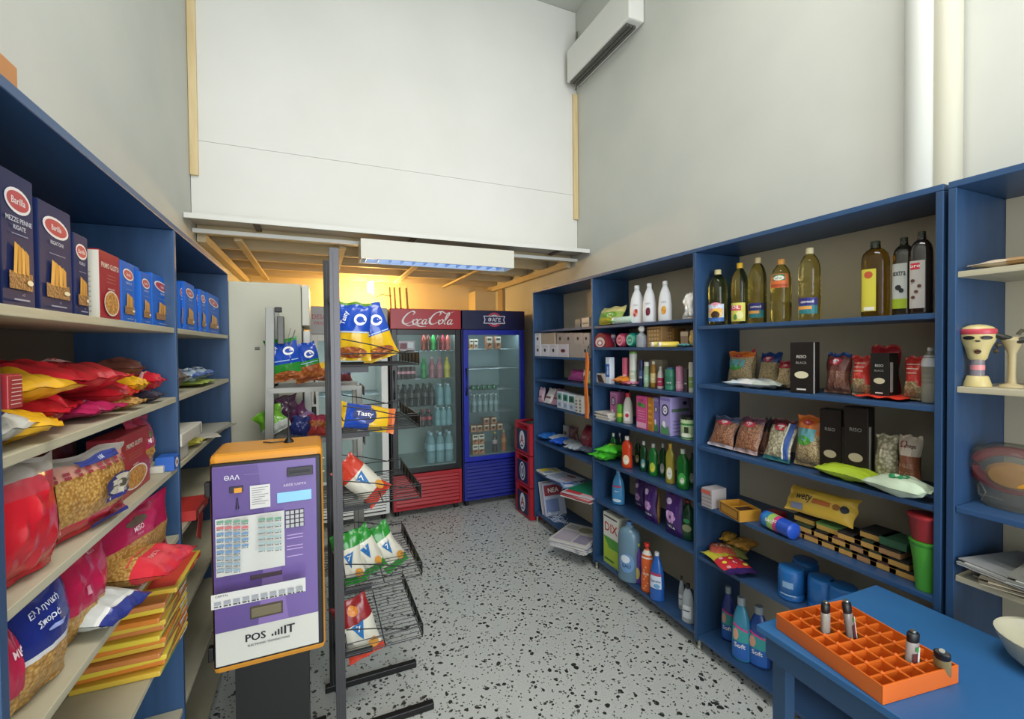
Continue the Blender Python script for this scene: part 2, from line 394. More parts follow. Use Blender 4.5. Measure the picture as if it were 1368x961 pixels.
# cold tube lamp under the ledge
r = thing('tube_lamp', 'white louvred fluorescent fixture hanging under the metal ledge', 'lamp', (.86, 3.3, 2.2)); o_ = tuple(r.location)
b = MB(); m_f = M('d6d4c8', .4)
b.box(.29, 1.43, 3.215, 3.227, 2.21, 2.345, m_f); b.box(.29, 1.43, 3.40, 3.412, 2.21, 2.345, m_f); b.box(.29, 1.43, 3.227, 3.40, 2.335, 2.345, m_f)
b.box(.29, .30, 3.227, 3.40, 2.21, 2.335, m_f); b.box(1.42, 1.43, 3.227, 3.40, 2.21, 2.335, m_f); b.build('housing', r, o_)
b = MB(); b.box(.31, 1.41, 3.235, 3.39, 2.328, 2.334, M('b8c4d2', .12, 1)); b.build('reflector', r, o_)
for y in (3.27, 3.35): b = MB(); b.lathe([(.013, .34), (.013, 1.38)], M('9cc4ff', .2, emit=5), 12, axis='x', c=(0, y, 2.30)); b.build('lamp_tube', r, o_, True)
for k in range(13): b = MB(); b.box(.33+.085*k, .334+.085*k, 3.235, 3.39, 2.215, 2.28, M('8fb0e0', .12, 1)); b.build('louvre_blade', r, o_)
# bare bulb over the fridges
BX, BY, BZ = xat(495, 5.22, 2.2), 5.22, P(495, 385, Y=5.22).z
r = thing('bare_bulb', 'bright spiral bulb in a holder over the grey topped fridge', 'bulb', (BX, BY, BZ)); o_ = (BX, BY, BZ)
b = MB()
b.tube([(BX+.028*math.cos(a*.9), BY+.028*math.sin(a*.9), BZ-.045+.0052*a) for a in range(22)], .009, M('ffd9a0', .3, emit=28), 8); b.build('lamp_glass', r, o_, True)
b = MB(); b.lathe([(.022, .06), (.026, .10), (.02, .14)], m_white, 14, c=(BX, BY, BZ)); b.build('holder', r, o_, True)
b = MB(); b.tube([(BX, BY, BZ+.13), (BX, BY, 2.439)], .004, BLACK); b.tube([(BX, BY, BZ+.1), (BX+.01, BY, BZ-.06), (BX+.06, BY+.02, BZ-.10), (BX+.13, BY+.05, BZ-.06), (BX+.24, BY+.1, BZ-.07)], .005, M('4a3418', .6)); b.build('cord', r, o_)
l = bpy.data.lights.new('bulb_light', 'POINT'); l.energy = 38; l.color = (1, .60, .20); l.shadow_soft_size = .05
o = bpy.data.objects.new('bulb_light', l); o.location = (BX, BY-.02, BZ-.10); C.objects.link(o)
for k, px in enumerate((521, 527, 534, 543)):
    x = xat(px, YB-.02, 2.0); b = MB(); b.tube([(x, YB-.01, 2.33), (x+.01, YB-.01, 2.1), (x, YB-.01, 1.6)], .007, M('5a4320', .6))
    tag(b.build('wall_cable'), ('leftmost', 'second', 'third', 'rightmost')[k]+' dark cable hanging down the yellow wall above the red fridge', 'cable', 'cables on the yellow back wall')

# ================================================================ shelving
m_blue = M('2a4a70', .42, kind='streak', scale=30, alt='223f62'); m_blueh = M('2f5079', .38, kind='streak', scale=-30, alt='29476e')
m_edge = M('b8b29b', .5, kind='streak', scale=-40, alt='a49d84'); m_back = M('d8ceb6', .7, kind='wall', alt='ccc2aa')
TH = .02
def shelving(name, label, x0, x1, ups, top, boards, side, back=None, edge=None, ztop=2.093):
    r = thing(name, label, 'shelving', ((x0+x1)/2, (ups[0]+ups[-1])/2, 0)); o_ = tuple(r.location)
    for y in ups: b = MB(); b.box(x0, x1, y-TH/2, y+TH/2, .05, ztop-TH-.001, m_blue); b.build('upright', r, o_, bevel=.002)
    b = MB(); b.box(x0, x1, ups[0]-TH/2, ups[-1]+TH/2, ztop-TH, ztop, m_blueh if not top else top); b.build('top_board', r, o_, bevel=.002)
    for (ya, yb), zs in zip(zip(ups, ups[1:]), boards):
        xb0, xb1 = (x0+.006, x1-.012) if side > 0 else (x0+.012, x1-.004)
        for z in zs:
            b = MB(); b.box(xb0, xb1, ya+TH/2+.001, yb-TH/2-.001, z-.018, z, edge if edge else m_blueh); b.build('shelf_board', r, o_, bevel=.0015)
        b = MB(); q = (x1-.008, x1-.002) if side > 0 else (x0+.002, x0+.008)
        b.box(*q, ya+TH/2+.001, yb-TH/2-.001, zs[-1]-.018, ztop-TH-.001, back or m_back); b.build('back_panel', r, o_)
    for y in ups:
        for x in (x0+.03, x1-.03):
            b = MB(); b.lathe([(.016, 0), (.016, .015), (.011, .02), (.011, .05)], M('a8a8a0', .3, .8), 12, c=(x, y, 0)); b.build('foot', r, o_, True)
    return r
ZA = [1.735, 1.508, 1.307, 1.093, .757, .473, .10]
ZB = [1.735, 1.585, 1.337, 1.084, .795, .51, .09]
ZCC = [1.693, 1.395, 1.076, .78, .505, .08]
ZD = [1.815, 1.463, 1.094, .88, .5, .08]
shelving('shelving_unit', 'long blue three-bay shelving unit along the right wall', FR, XR-.004, [.755, 1.747, 2.687, 3.63], None, [ZCC, ZB, ZA], 1)
ru = shelving('shelving_unit', 'nearest blue shelving unit on the right with beige shelf edges', FR, XR-.004, [-.24, .724], None, [ZD], 1, edge=None)
for o in KIDS[ru.name]:
    if o.name.startswith('shelf_board') and abs(o.data.vertices[4].co.z-1.094) > .01: o.data.materials[0] = m_edge
ZL = [1.672, 1.44, 1.207, .975, .69, .38, .08]
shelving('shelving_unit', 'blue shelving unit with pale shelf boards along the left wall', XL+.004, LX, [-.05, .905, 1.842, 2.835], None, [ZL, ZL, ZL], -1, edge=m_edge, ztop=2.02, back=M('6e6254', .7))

# ================================================================ fridges
def fridge(label, x0, x1, y0, y1, h, body, frame, zd0, zd1, fw, head_z, head, slat, slat_m, shelves, inner, sign):
    r = thing('display_fridge', label, 'fridge', ((x0+x1)/2, (y0+y1)/2, 0)); o_ = tuple(r.location)
    b = MB(); tk = .035
    b.box(x0, x0+tk, y0, y1, .06, h, body); b.box(x1-tk, x1, y0, y1, .06, h, body); b.box(x0+tk, x1-tk, y0, y1, h-.03, h, body)
    b.box(x0+tk, x1-tk, y1-.03, y1, .06, h-.03, body); b.box(x0+tk, x1-tk, y0+.03, y1-.03, .06, zd0-.01, body); b.build('cabinet', r, o_)
    b = MB(); b.box(x0+tk, x1-tk, y1-.04, y1-.031, zd0, head_z, inner); b.box(x0+tk, x0+tk+.006, y0+.02, y1-.04, zd0, head_z, inner)
    b.box(x1-tk-.006, x1-tk, y0+.02, y1-.04, zd0, head_z, inner); b.box(x0+tk, x1-tk, y0+.02, y1-.04, zd0-.01, zd0, inner); b.build('liner', r, o_)
    b = MB(); b.box(x0, x1, y0-.03, y0+.01, head_z+.004, h, head); hd = b.build('header_sign', r, o_, bevel=.004)
    g = Gfx(lambda x, z, e: (x+(x0+x1)/2-o_[0], y0-.03-e-o_[1], z-o_[2])); sign(g); g.done(r, 'sign_lettering')
    # door
    d0 = y0-.035; xa, xb, za, zb = x0+.008, x1-.008, zd0-.045, head_z
    b = MB(); b.box(xa, xa+fw, d0, y0-.002, za, zb, frame); b.box(xb-fw, xb, d0, y0-.002, za, zb, frame)
    b.box(xa+fw, xb-fw, d0, y0-.002, zb-fw, zb, frame); b.box(xa+fw, xb-fw, d0, y0-.002, za, za+fw*.9, frame); dr = b.build('door', r, o_, bevel=.003)
    gl = MB(); gl.box(xa+fw, xb-fw, d0+.012, d0+.018, za+fw*.9, zb-fw, M('e8f4f2', .02, kind='glass', trans=1)); gl.build('glass_pane', dr, o_)
    b = MB(); hx = xa+fw*.5 if sign != sign_coke else xa+.02; b.tube([(hx, d0, 1.12), (hx, d0-.03, 1.14), (hx, d0-.03, 1.36), (hx, d0, 1.38)], .009, BLACK, 8); b.build('door_handle', dr, o_)
    b = MB(); b.box(x0+.1, x1-.1, y0+.012, y0+.022, h-.16, h-.14, M('dff0ff', .3, emit=1.5)); b.build('interior_lamp', r, o_)
    l = bpy.data.lights.new('fridge_lamp', 'AREA'); l.shape = 'RECTANGLE'; l.size = x1-x0-.14; l.size_y = .04; l.energy = .9; l.color = (.82, .95, 1)
    lo = bpy.data.objects.new('fridge_lamp', l); lo.location = ((x0+x1)/2, y0+.045, head_z-.01); lo.rotation_euler = (math.radians(25), 0, 0); C.objects.link(lo)
    # grille of slats
    z = .075; top = za-.012; n = slat; b = MB(); b.box(x0+.012, x1-.012, y0-.004, y0+.028, .062, top, M('15151a', .7) if slat_m is m_white else slat_m); b.build('grille_backing', r, o_)
    b = MB(); b.box(x0+.008, x0+.035, y0-.024, y0-.005, .065, top, slat_m); b.box(x1-.035, x1-.008, y0-.024, y0-.005, .065, top, slat_m); b.box(x0+.035, x1-.035, y0-.024, y0-.005, top-.03, top, slat_m); b.box(x0+.035, x1-.035, y0-.024, y0-.005, .065, .085, slat_m); b.build('grille_frame', r, o_)
    for k in range(n):
        za_ = .092+(top-.035-.092)*k/n; hh = (top-.035-.092)/n
        T = Matrix.Translation((0, y0-.012, za_+hh*.5)) @ Matrix.Rotation(math.radians(-28), 4, 'X')
        b = MB(); b.box(x0+.036, x1-.036, -.008, .004, -hh*.36, hh*.36, slat_m, T); b.build('grille_slat', r, o_)
    for z in shelves:
        b = MB(); m = M('9aa6aa', .35, .7)
        for k in range(12): y = y0+.06+(y1-y0-.13)*k/11; b.tube([(x0+tk+.008, y, z), (x1-tk-.008, y, z)], .003, m, 4)
        for q in range(5): xx = x0+.07+(x1-x0-.14)*q/4; b.tube([(xx, y0+.06, z-.005), (xx, y1-.07, z-.005)], .003, m, 4)
        sh = b.build('wire_shelf', r, o_); sh['kind'] = 'stuff'
    for x in (x0+.05, x1-.05):
        for y in (y0+.05, y1-.05): b = MB(); b.lathe([(.02, 0), (.02, .06)], BLACK, 10, c=(x, y, 0)); b.build('foot', r, o_, True)
    return r
CW = M('f4f0f0', .4)
def sign_coke(g):
    k = .0056; z0 = 1.868; x0 = -.235; W_ = lambda pts: [(x0+x*k+.28*(y-5)*k, z0+(y-6)*k) for x, y in pts]
    st = [
     ([(17,12),(19,16),(15,18),(9,15),(4,8),(3,1),(7,-3),(13,-2),(19,2)], .004, .016),     # C
     ([(23,2),(20,4),(20,0),(22,-3),(26,-1),(27,3),(24,5),(22,3)], .004, .011),
     ([(34,4),(31,5),(28,2),(28,-2),(31,-3),(35,0)], .004, .011),
     ([(42,4),(39,5),(36,2),(36,-2),(39,-3),(42,2)], .004, .011), ([(43,5),(41,-1),(43,-3),(46,-1)], .004, .010),
     ([(45,6),(48,7)], .006, .009),
     ([(62,12),(64,16),(60,18),(54,15),(49,8),(48,1),(52,-3),(58,-2),(64,2)], .004, .016),
     ([(67,2),(64,4),(64,0),(66,-3),(70,-1),(71,3),(68,5),(66,3)], .004, .011),
     ([(73,-2),(76,6),(79,14),(77,17),(75,12),(74,3),(75,-3),(78,-2)], .003, .011),
     ([(86,4),(83,5),(80,2),(80,-2),(83,-3),(86,2)], .004, .011), ([(87,5),(85,-1),(87,-3),(90,-1)], .004, .010),
     ([(5,-2),(14,-6),(24,-4),(34,-7),(44,-7)], .003, .011),
     ([(54,15),(64,19),(74,15),(86,19)], .003, .009)]
    for pts, a, b_ in st: g.pen(W_(pts), a*1.35, b_*1.3, .35, CW)
def sign_fage(g):
    g.ell(0, 1.868, .078, .072, M('d04050', .4)); g.ell(0, 1.868, .062, .058, M('1a1f5a', .4)); g.ell(0, 1.868, .055, .051, M('e8e4ea', .4)); g.ell(0, 1.868, .046, .044, M('1a1f5a', .4))
    g.poly([(-.118, 1.907), (-.105, 1.868), (-.118, 1.829), (.118, 1.829), (.105, 1.868), (.118, 1.907)], M('e8e4ea', .4))
    g.poly([(-.108, 1.900), (-.096, 1.868), (-.108, 1.836), (.108, 1.836), (.096, 1.868), (.108, 1.900)], M('1a1f5a', .4))
    g.text('ΦΑΓΕ', 0, 1.868, .042, CW, .17)
def sign_grey(g):
    g.text('DESAN', -.23, 1.87, .04, M('b04048', .4), .15); g.text('FRIGO', -.23, 1.815, .03, M('b04048', .4), .15)
    g.ell(.26, 1.90, .03, .022, M('c06068', .4)); g.text('A', .27, 1.87, .05, M('303860', .4))
y0 = 4.26
fridge('white framed display fridge with grey header, left of the red one', -.05, .605, y0, 4.9, 1.96, M('d8d8d4', .4), m_white, .42, 1.7, .055, 1.715,
       M('a8a8a8', .4), 9, m_white, [.80, 1.16], M('c4cac6', .4), sign_grey)
fridge('red and black drinks fridge with white script on its header', .628, 1.305, y0, 4.9, 1.96, M('141214', .4), M('151517', .35), .455, 1.7, .05, 1.765,
       M('b8202c', .35), 8, M('a81c28', .4), [.82, 1.02, 1.29, 1.56], M('a6b4ae', .4), sign_coke)
fridge('blue display fridge with round emblem on its dark header', 1.318, 1.995, y0, 4.9, 1.96, M('1a1f52', .4), M('1c2aa0', .35), .50, 1.7, .05, 1.765,
       M('161a48', .35), 9, M('1b2688', .4), [.73, .92, 1.15, 1.37, 1.57], M('8fa4a8', .4), sign_fage)
# tall pale fridge side-on at the left wall
r = thing('upright_fridge', 'tall pale fridge seen side-on at the end of the left shelves', 'fridge', (-.4, 3.2, 0)); o_ = (-.4, 3.2, 0)
m_pf = M('bdbba8', .45, kind='wall', alt='b5b3a0')
b = MB(); b.box(XL+.01, -.075, 2.862, 3.52, .05, 1.97, m_pf); b.build('cabinet', r, o_, bevel=.006)
b = MB(); b.box(-.072, -.032, 2.866, 3.515, 1.73, 1.965, M('c9c8ba', .4)); b.build('header', r, o_, bevel=.004)
b = MB(); b.box(-.068, -.03, 2.866, 3.515, .12, 1.70, M('cfd0cb', .35)); b.build('door', r, o_, bevel=.006)
b = MB(); b.box(-.0745, -.069, 2.87, 3.51, .12, 1.70, BLACK); b.build('door_seal', r, o_)
b = MB(); b.box(-.029, -.004, 2.90, 2.93, .8, 1.25, BLACK); b.build('door_handle', r, o_, bevel=.004)

# ================================================================ goods on the right shelves
HP = PI/2
def rs(xl, xr, yt, z, ins):
    """front face of an item on a right shelf: centre X of the face, Y, width, height"""
    X = FR+ins; ya = yat(xl, X, z+.1); yb = yat(xr, X, z+.1)
    return X, (ya+yb)/2, abs(ya-yb), max(.02, P((xl+xr)/2, yt, X=X).z-z)
def ls(xl, xr, yt, z, ins):
    X = LX-ins; ya = yat(xl, X, z+.1); yb = yat(xr, X, z+.1)
    return X, (ya+yb)/2, abs(ya-yb), max(.02, P((xl+xr)/2, yt, X=X).z-z)
def on_r(o, X, Y, z, rx=0, tw=0): o.location = (X, Y, z+.0008); o.rotation_euler = (rx, 0, -HP+tw); return o
def on_l(o, X, Y, z, rx=0, tw=0): o.location = (X, Y, z+.0008); o.rotation_euler = (rx, 0, HP+tw); return o
def r_carton(name, label, cat, xl, xr, yt, z, ins, d, col, gfx=None, side=None, group=None, tw=0, mat=None):
    X, Y, w, h = rs(xl, xr, yt, z, ins)
    return on_r(carton(name, label, cat, w*.97, d, h, col, gfx, side, group, mat=mat), X+d/2, Y, z, 0, tw)
def r_bot(name, label, cat, xl, xr, yt, z, ins, kind, mat, capm, gfx=None, bands=(), sy=1, sq=2, capw=.34, group=None, capz=(.93, 1.0), tw=0, grow=1.0, extra=None):
    """bottle: pixel span is its silhouette; radius from the angular width"""
    X0 = FR+ins+.045; zz = z+.1; Y = yat((xl+xr)/2, X0, zz); D = math.hypot(X0, Y)
    vx = ray((xl+xr)/2, 500); ang = (xr-xl)/FPX * (FW.dot(vx)/vx.length)**2
    r = D*ang/2*grow; h = P((xl+xr)/2, yt, X=X0).z - z
    sx = 1
    gb = [(h*a, h*b_, m) for a, b_, m in bands]
    o = bottle(name, label, cat, pf(kind, r, h), mat, capf(r*capw, h*capz[0], h*capz[1]), capm, gfx, sx, sy, sq, group, bands=gb, extra=extra)
    return on_r(o, X0, Y, z, 0, tw+math.atan2(Y, X0)*.62)
def r_pouch(name, label, cat, xl, xr, yt, z, ins, t, mat, gfx=None, lean=0, seed=0, group=None, tw=0, **k):
    X, Y, w, h = rs(xl, xr, yt, z, ins)
    h = h/max(.3, math.cos(lean))
    o = pouch(name, label, cat, w, h, t, mat, gfx, group=group, seed=seed, **k)
    return on_r(o, X+t/2*math.cos(lean)+.004, Y, z+.003+t*.35*math.sin(lean), -lean, tw)
def lying(o, X, Y, z, t, rz, roll=0):
    """a pouch lying flat, print upwards; X, Y is the middle of its lower seam side"""
    o.location = (X, Y, z+t/2+.006); o.rotation_euler = (-HP, 0, rz); return o
def zones(*zs):
    def f(u, v):
        for e, m in zs:
            if v < e: return m
        return zs[-1][1]
    return f
film = lambda c, r=.28: M(c, r, bump=.3, scale=28)
GOLD = M('d9a441', .35); TEXTW = M('f3f1ec', .45); DK = M('20222a', .5)

# --- far bay
def g_spot(g, w, h): g.ell(0, h*.52, min(w, h)*.17, min(w, h)*.15, M('26222c', .5)); g.rect(-w*.3, h*.82, w*.3, h*.86, M('a9a2a8', .5))
def g_redspot(g, w, h): g.ell(0, h*.5, w*.24, h*.14, M('7d2430', .5)); g.ell(0, h*.5, w*.10, h*.08, M('26222c', .5))
z = ZA[1]
for i, (xl, xr, gf, col, lab) in enumerate([(714.5, 722.5, g_spot, 'dcdde6', 'white bar box with dark round spot, far left of the lower box row'), (723, 733, g_spot, 'd8d6de', 'white bar box with dark spot, second in the lower box row'),
        (733.5, 745, g_spot, 'd4cfd6', 'white bar box with dark spot, third in the lower box row'), (745.5, 759, g_redspot, 'd0c8cf', 'white bar box with a red oval emblem in the lower box row'),
        (759.5, 777, None, 'a59a91', 'plain beige carton beside the red oval box in the lower row'), (777.5, 786, g_spot, 'b1a49c', 'narrow beige box with dark spot at the right end of the lower row')]):
    r_carton('soap_box', lab, 'box', xl, xr, 460.5, z, .012, .2, col, gf, group='small boxes stacked in two rows')
z1 = z+.098
for xl, xr, gf, col, lab in [(714.5, 722, g_spot, 'e2e4ee', 'bright white box with dark spot, far left of the upper box row'), (722.5, 741.5, None, 'b3a18a', 'plain tan carton in the upper box row'),
        (743.5, 753, g_spot, 'a5948a', 'tan box with dark spot beside the plain tan carton'), (753.5, 765, g_spot, 'a99a92', 'tan box with dark spot in the middle of the upper row'),
        (766, 778, g_spot, 'b0a29c', 'tan box with dark spot near the right of the upper row'), (779, 787, g_spot, 'b5a79f', 'narrow tan box with spot at the right end of the upper row')]:
    r_carton('soap_box', lab, 'box', xl, xr, 445.5, z1+.003, .015, .2, col, gf, group='small boxes stacked in two rows')
r_carton('small_box', 'small dark blue box alone at the back of the far top shelf', 'box', 768, 775.5, 427, ZA[0], .18, .05, '3c6f92')
r_carton('small_box', 'small white box beside the dark blue one on the far top shelf', 'box', 776.5, 787, 425, ZA[0], .15, .06, 'c9ccd0', lambda g, w, h: g.rect(-w*.4, h*.4, w*.4, h*.55, M('8f959c', .5)))
r_pouch('crumpled_bag', 'crumpled bright pink plastic bag on the third far shelf', 'bag', 755, 776, 497, ZA[2], .08, .06, film('d65bb0'), seed=3, cr=.012, lean=.5)
r_pouch('sachet', 'pale green sachet with dark leaf beside the pink bag', 'sachet', 776.5, 785, 496, ZA[2], .03, .04, zones((.5, film('c9cf9c')), (1, film('d7dcc6'))), lambda g, w, h: g.ell(0, h*.45, w*.22, h*.2, M('24331f')), seed=4)
# orange strap hung over the shelf front
Y = yat(783, FR-.03, 1.3)
r = thing('orange_strap', 'long orange plastic strap hanging down between the far and middle bays', 'strap', (FR-.022, Y, 1.08))
b = MB()
for dx, w_, m, zt in ((-.012, .034, 'd9722c', .47), (.018, .03, 'c96526', .43)):
    n = 14; vs = []
    for j in range(n+1):
        v = j/n; ww = w_*(.45+.55*math.sin(PI*min(1, v*1.6+.12)/1.3+.1)); zz = zt*v + .0
        for sgn in (-1, 1): vs.append((dx*.3+.004*math.sin(9*v), dx*(1-v)+sgn*ww/2+.006*math.sin(5*v), zz)); vs.append((dx*.3-.008+.004*math.sin(9*v), dx*(1-v)+sgn*ww/2+.006*math.sin(5*v), zz))
    fs = []
    for j in range(n):
        a = 4*j; fs += [(a, a+2, a+6, a+4), (a+1, a+5, a+7, a+3), (a, a+4, a+5, a+1), (a+2, a+3, a+7, a+6)]
    fs += [(0, 1, 3, 2), (4*n, 4*n+2, 4*n+3, 4*n+1)]
    b.add(vs, fs, M(m, .45, bump=.2, scale=40))
b.build('strap_band', r)
b = MB(); b.tube([(.0, 0, .43), (.006, 0, .50), (.02, .004, .52), (.0205, .004, .44)], .003, BLACK); b.build('hook', r)
# wipes, small packs
for xl, xr, yt, c, le, lab in [(716.5, 724, 519, 'c9a9b8', .15, 'pink and white napkin pack at the left end of the fourth far shelf'), (724, 734, 521, 'e4e0e0', .45, 'white napkin pack leaning beside the pink pack'), (733, 743, 522, 'b98a9c', .5, 'dusky pink napkin pack leaning on the white one')]:
    r_pouch('napkin_pack', lab, 'napkins', xl, xr, yt, ZA[3], .02, .03, film(c), lambda g, w, h: g.rect(-w*.3, h*.3, w*.3, h*.42, M('7d4a60')), lean=le, seed=len(lab), group='napkin packs')
def g_tissue(c):
    def f(g, w, h): g.rect(-w*.42, h*.52, w*.42, h*.92, M(c)); g.ell(0, h*.7, w*.2, h*.12, M('173d2e')); g.rect(-w*.3, h*.1, w*.3, h*.38, M('9fb0cf')); g.text('m', 0, h*.24, h*.12, M('39508f'))
    return f
for i, (xl, xr, yt, c, lab) in enumerate([(744, 751, 524, '6aa59a', 'small white box with pale teal top, first of three'), (751.5, 759, 526, '2f8576', 'small white box with teal top, middle of three'), (759.5, 767.5, 528, '1f6b50', 'small white box with dark green top, right of three')]):
    r_carton('tissue_box', lab, 'box', xl, xr, yt, ZA[3], .01, .07, 'ccd3dc', g_tissue(c), group='tissue boxes')
for i, (xl, xr, lab) in enumerate([(768, 772.5, 'thin white striped carton next to the dark green topped box'), (773, 777.5, 'thin white striped carton tucked beside the orange strap')]):
    r_carton('thin_carton', lab, 'box', xl, xr, 530, ZA[3], .0, .07, 'cfcbc4', lambda g, w, h: [g.rect(-w*.3, h*(.1+.2*k), w*.2, h*(.17+.2*k), M('5a5560')) for k in range(4)])
# cluttered shelf of bagged odds and ends
RR = random.Random(5)
cl = [('2f6fc0', .93, 'crumpled blue plastic packet at the left end of the cluttered far shelf'), ('c3cdd6', .80, 'clear plastic packet behind the blue one on the cluttered shelf'), ('2b5fd0', .66, 'bright blue packet on the front of the cluttered shelf'),
      ('8f979c', .55, 'grey plastic packet heaped in the middle of the cluttered shelf'), ('a9b4bc', .40, 'pale grey film packet right of the heap'), ('6f7d8e', .25, 'blue grey film packet near the red bag')]
for i, (c, f, lab) in enumerate(cl):
    y = 2.70+.90*f; o = pouch('film_packet', lab, 'packet', .15, .19, .05, film(c, .2), seed=20+i, cr=.011, group='packets on the cluttered shelf')
    lying(o, FR+.02+.05*(i % 2), y, ZA[4]+.002, .05, -HP+RR.uniform(-.3, .3))
r_pouch('red_bag', 'dark red round plastic bag at the right of the cluttered shelf', 'bag', 768, 787, 573, ZA[4], .10, .10, film('8e2436'), lambda g, w, h: g.text('SNACK', 0, h*.5, h*.12, M('d8aeb4'), w*.6), seed=31, cr=.01, lean=.25)
r_pouch('brown_bag', 'small brown crumpled bag left of the dark red bag', 'bag', 757, 768, 571, ZA[4], .16, .05, film('5a2e30'), seed=32, cr=.012)
r_carton('small_box', 'small white box behind the brown crumpled bag', 'box', 752, 758, 569, ZA[4], .24, .04, 'c2c2c0', lambda g, w, h: g.rect(-w*.3, h*.3, w*.3, h*.6, M('84686c')))
def sheets(name, label, cat, X, Y, z, w, d, n, cols, rz=0, group=None, print_=None, th=.0025, seed=0):
    """a pile of papers: separate leaves, the top one printed"""
    r = thing(name, label, cat, (X, Y, z+.001), rz, group); R = random.Random(seed+n)
    for k in range(n):
        T = Matrix.Translation((R.uniform(-.008, .008), R.uniform(-.008, .008), 0)) @ Matrix.Rotation(R.uniform(-.07, .07), 4, 'Z'); zz = k*(th+.0012)
        b = MB(); b.box(-w/2, w/2, -d/2, d/2, zz, zz+th, M(cols[k % len(cols)], .5), T); b.build('sheet', r)
    if print_:
        g = Gfx(lambda x, y, e: (T @ Vector((x, y, (n-1)*(th+.0012)+th+e)))); print_(g, w, d); g.done(r)
    return r
def p_mag(a, b_, c):
    def f(g, w, d): g.rect(-w*.45, -d*.42, w*.05, d*.1, M(a)); g.rect(.08*w, -d*.4, w*.45, d*.0, M(b_)); g.ell(w*.1, d*.25, w*.2, d*.14, M(c)); [g.rect(-w*.42, d*(.2+.07*k), -w*.12, d*(.225+.07*k), M('7b7b7b')) for k in range(3)]
    return f
sheets('magazine', 'yellow and white leaflet at the left end of the magazine shelf', 'magazine', FR+.10, 3.52, ZA[5], .16, .19, 3, ['d6d6cc', 'cfd4d6'], -HP, None, p_mag('d8c23a', '8aa0c0', 'd8c23a'))
sheets('magazine', 'white and grey magazine in the middle of the magazine shelf', 'magazine', FR+.12, 3.28, ZA[5], .26, .2, 4, ['c5c9d2', 'bfc6d8'], -HP+.2, None, p_mag('9aa6ba', 'b9a7b6', '7c4a58'))
sheets('magazine', 'blue and white crumpled leaflet at the front of the magazine shelf', 'magazine', FR+.07, 3.10, ZA[5], .15, .16, 3, ['a8bfe0', '6e92d0'], -HP-.3, None, p_mag('4d78c8', 'dfe6f0', '8fb0e4'))
sheets('magazine', 'white and red magazine pile under the green folder', 'magazine', FR+.06, 2.85, ZA[5], .27, .30, 7, ['d0cbc4', 'b03040', 'c8c4c8', 'c94a54'], -HP+.35, None, p_mag('c23848', 'e0a0a8', 'd8c0c4'), .004)
sheets('folder', 'green cardboard folder lying on top of the red and white magazines', 'folder', FR+.10, 2.86, ZA[5]+.038, .24, .26, 1, ['14785a'], -HP+.3, None, None, .005)
for k, (c, y, lab) in enumerate([('cfcbd0', 3.52, 'white magazine leaning at the far end of the lowest shelf'), ('b9aeb8', 3.49, 'greyish magazine leaning in front of the white one'), ('a9b0c4', 3.46, 'bluish magazine leaning nearest on the lowest shelf')]):
    r = thing('magazine', lab, 'magazine', (FR+.13, y, ZA[6]+.002), 0, 'leaning magazines', rx=-.28)
    b = MB(); b.box(-.105, .105, -.004, .004, 0, .28, M(c)); b.build('cover', r)
    g = Gfx(lambda x, z_, e: (x, -.004-e, z_)); g.rect(-.09, .17, .09, .26, M('8c3444')); g.rect(-.09, .03, .04, .14, M('6c7ea8')); g.text('NEA', 0, .215, .04, TEXTW); g.done(r)
r = thing('ribbon_tangle', 'tangle of pale shredded ribbon on the lowest far shelf', 'ribbon', (FR+.06, 3.34, ZA[6]+.001)); r2 = random.Random(9); b = MB()
for k in range(26):
    p = Vector((r2.uniform(-.03, .03), r2.uniform(-.05, .05), r2.uniform(.005, .06))); pts = [p]
    for j in range(5): p = p + Vector((r2.uniform(-.03, .03), r2.uniform(-.03, .03), r2.uniform(-.02, .02))); p.z = max(.004, p.z); pts.append(p)
    b.tube(pts, .002, M(('c3c9d8', '9eb0d2')[k % 2], .5), 4)
o = b.build('ribbon_strand', r); o['kind'] = 'stuff'
sheets('magazine', 'large pale magazine pile sticking out of the lowest far shelf', 'magazine', FR+.02, 2.92, ZA[6], .30, .36, 9, ['c9c5c2', 'b9bcc8', 'd2cec8'], -HP+.55, None, p_mag('b0a8b4', '8f8aa0', '9a9478'), .005)
sheets('newspaper', 'flat newspapers spilling over the lowest shelf beside the upright', 'newspaper', FR+.10, 2.80, ZA[6], .15, .40, 5, ['a9aab0', 'c4c2c0'], -HP-.05, None, p_mag('70747e', '8c8f98', '6c707c'), .004)
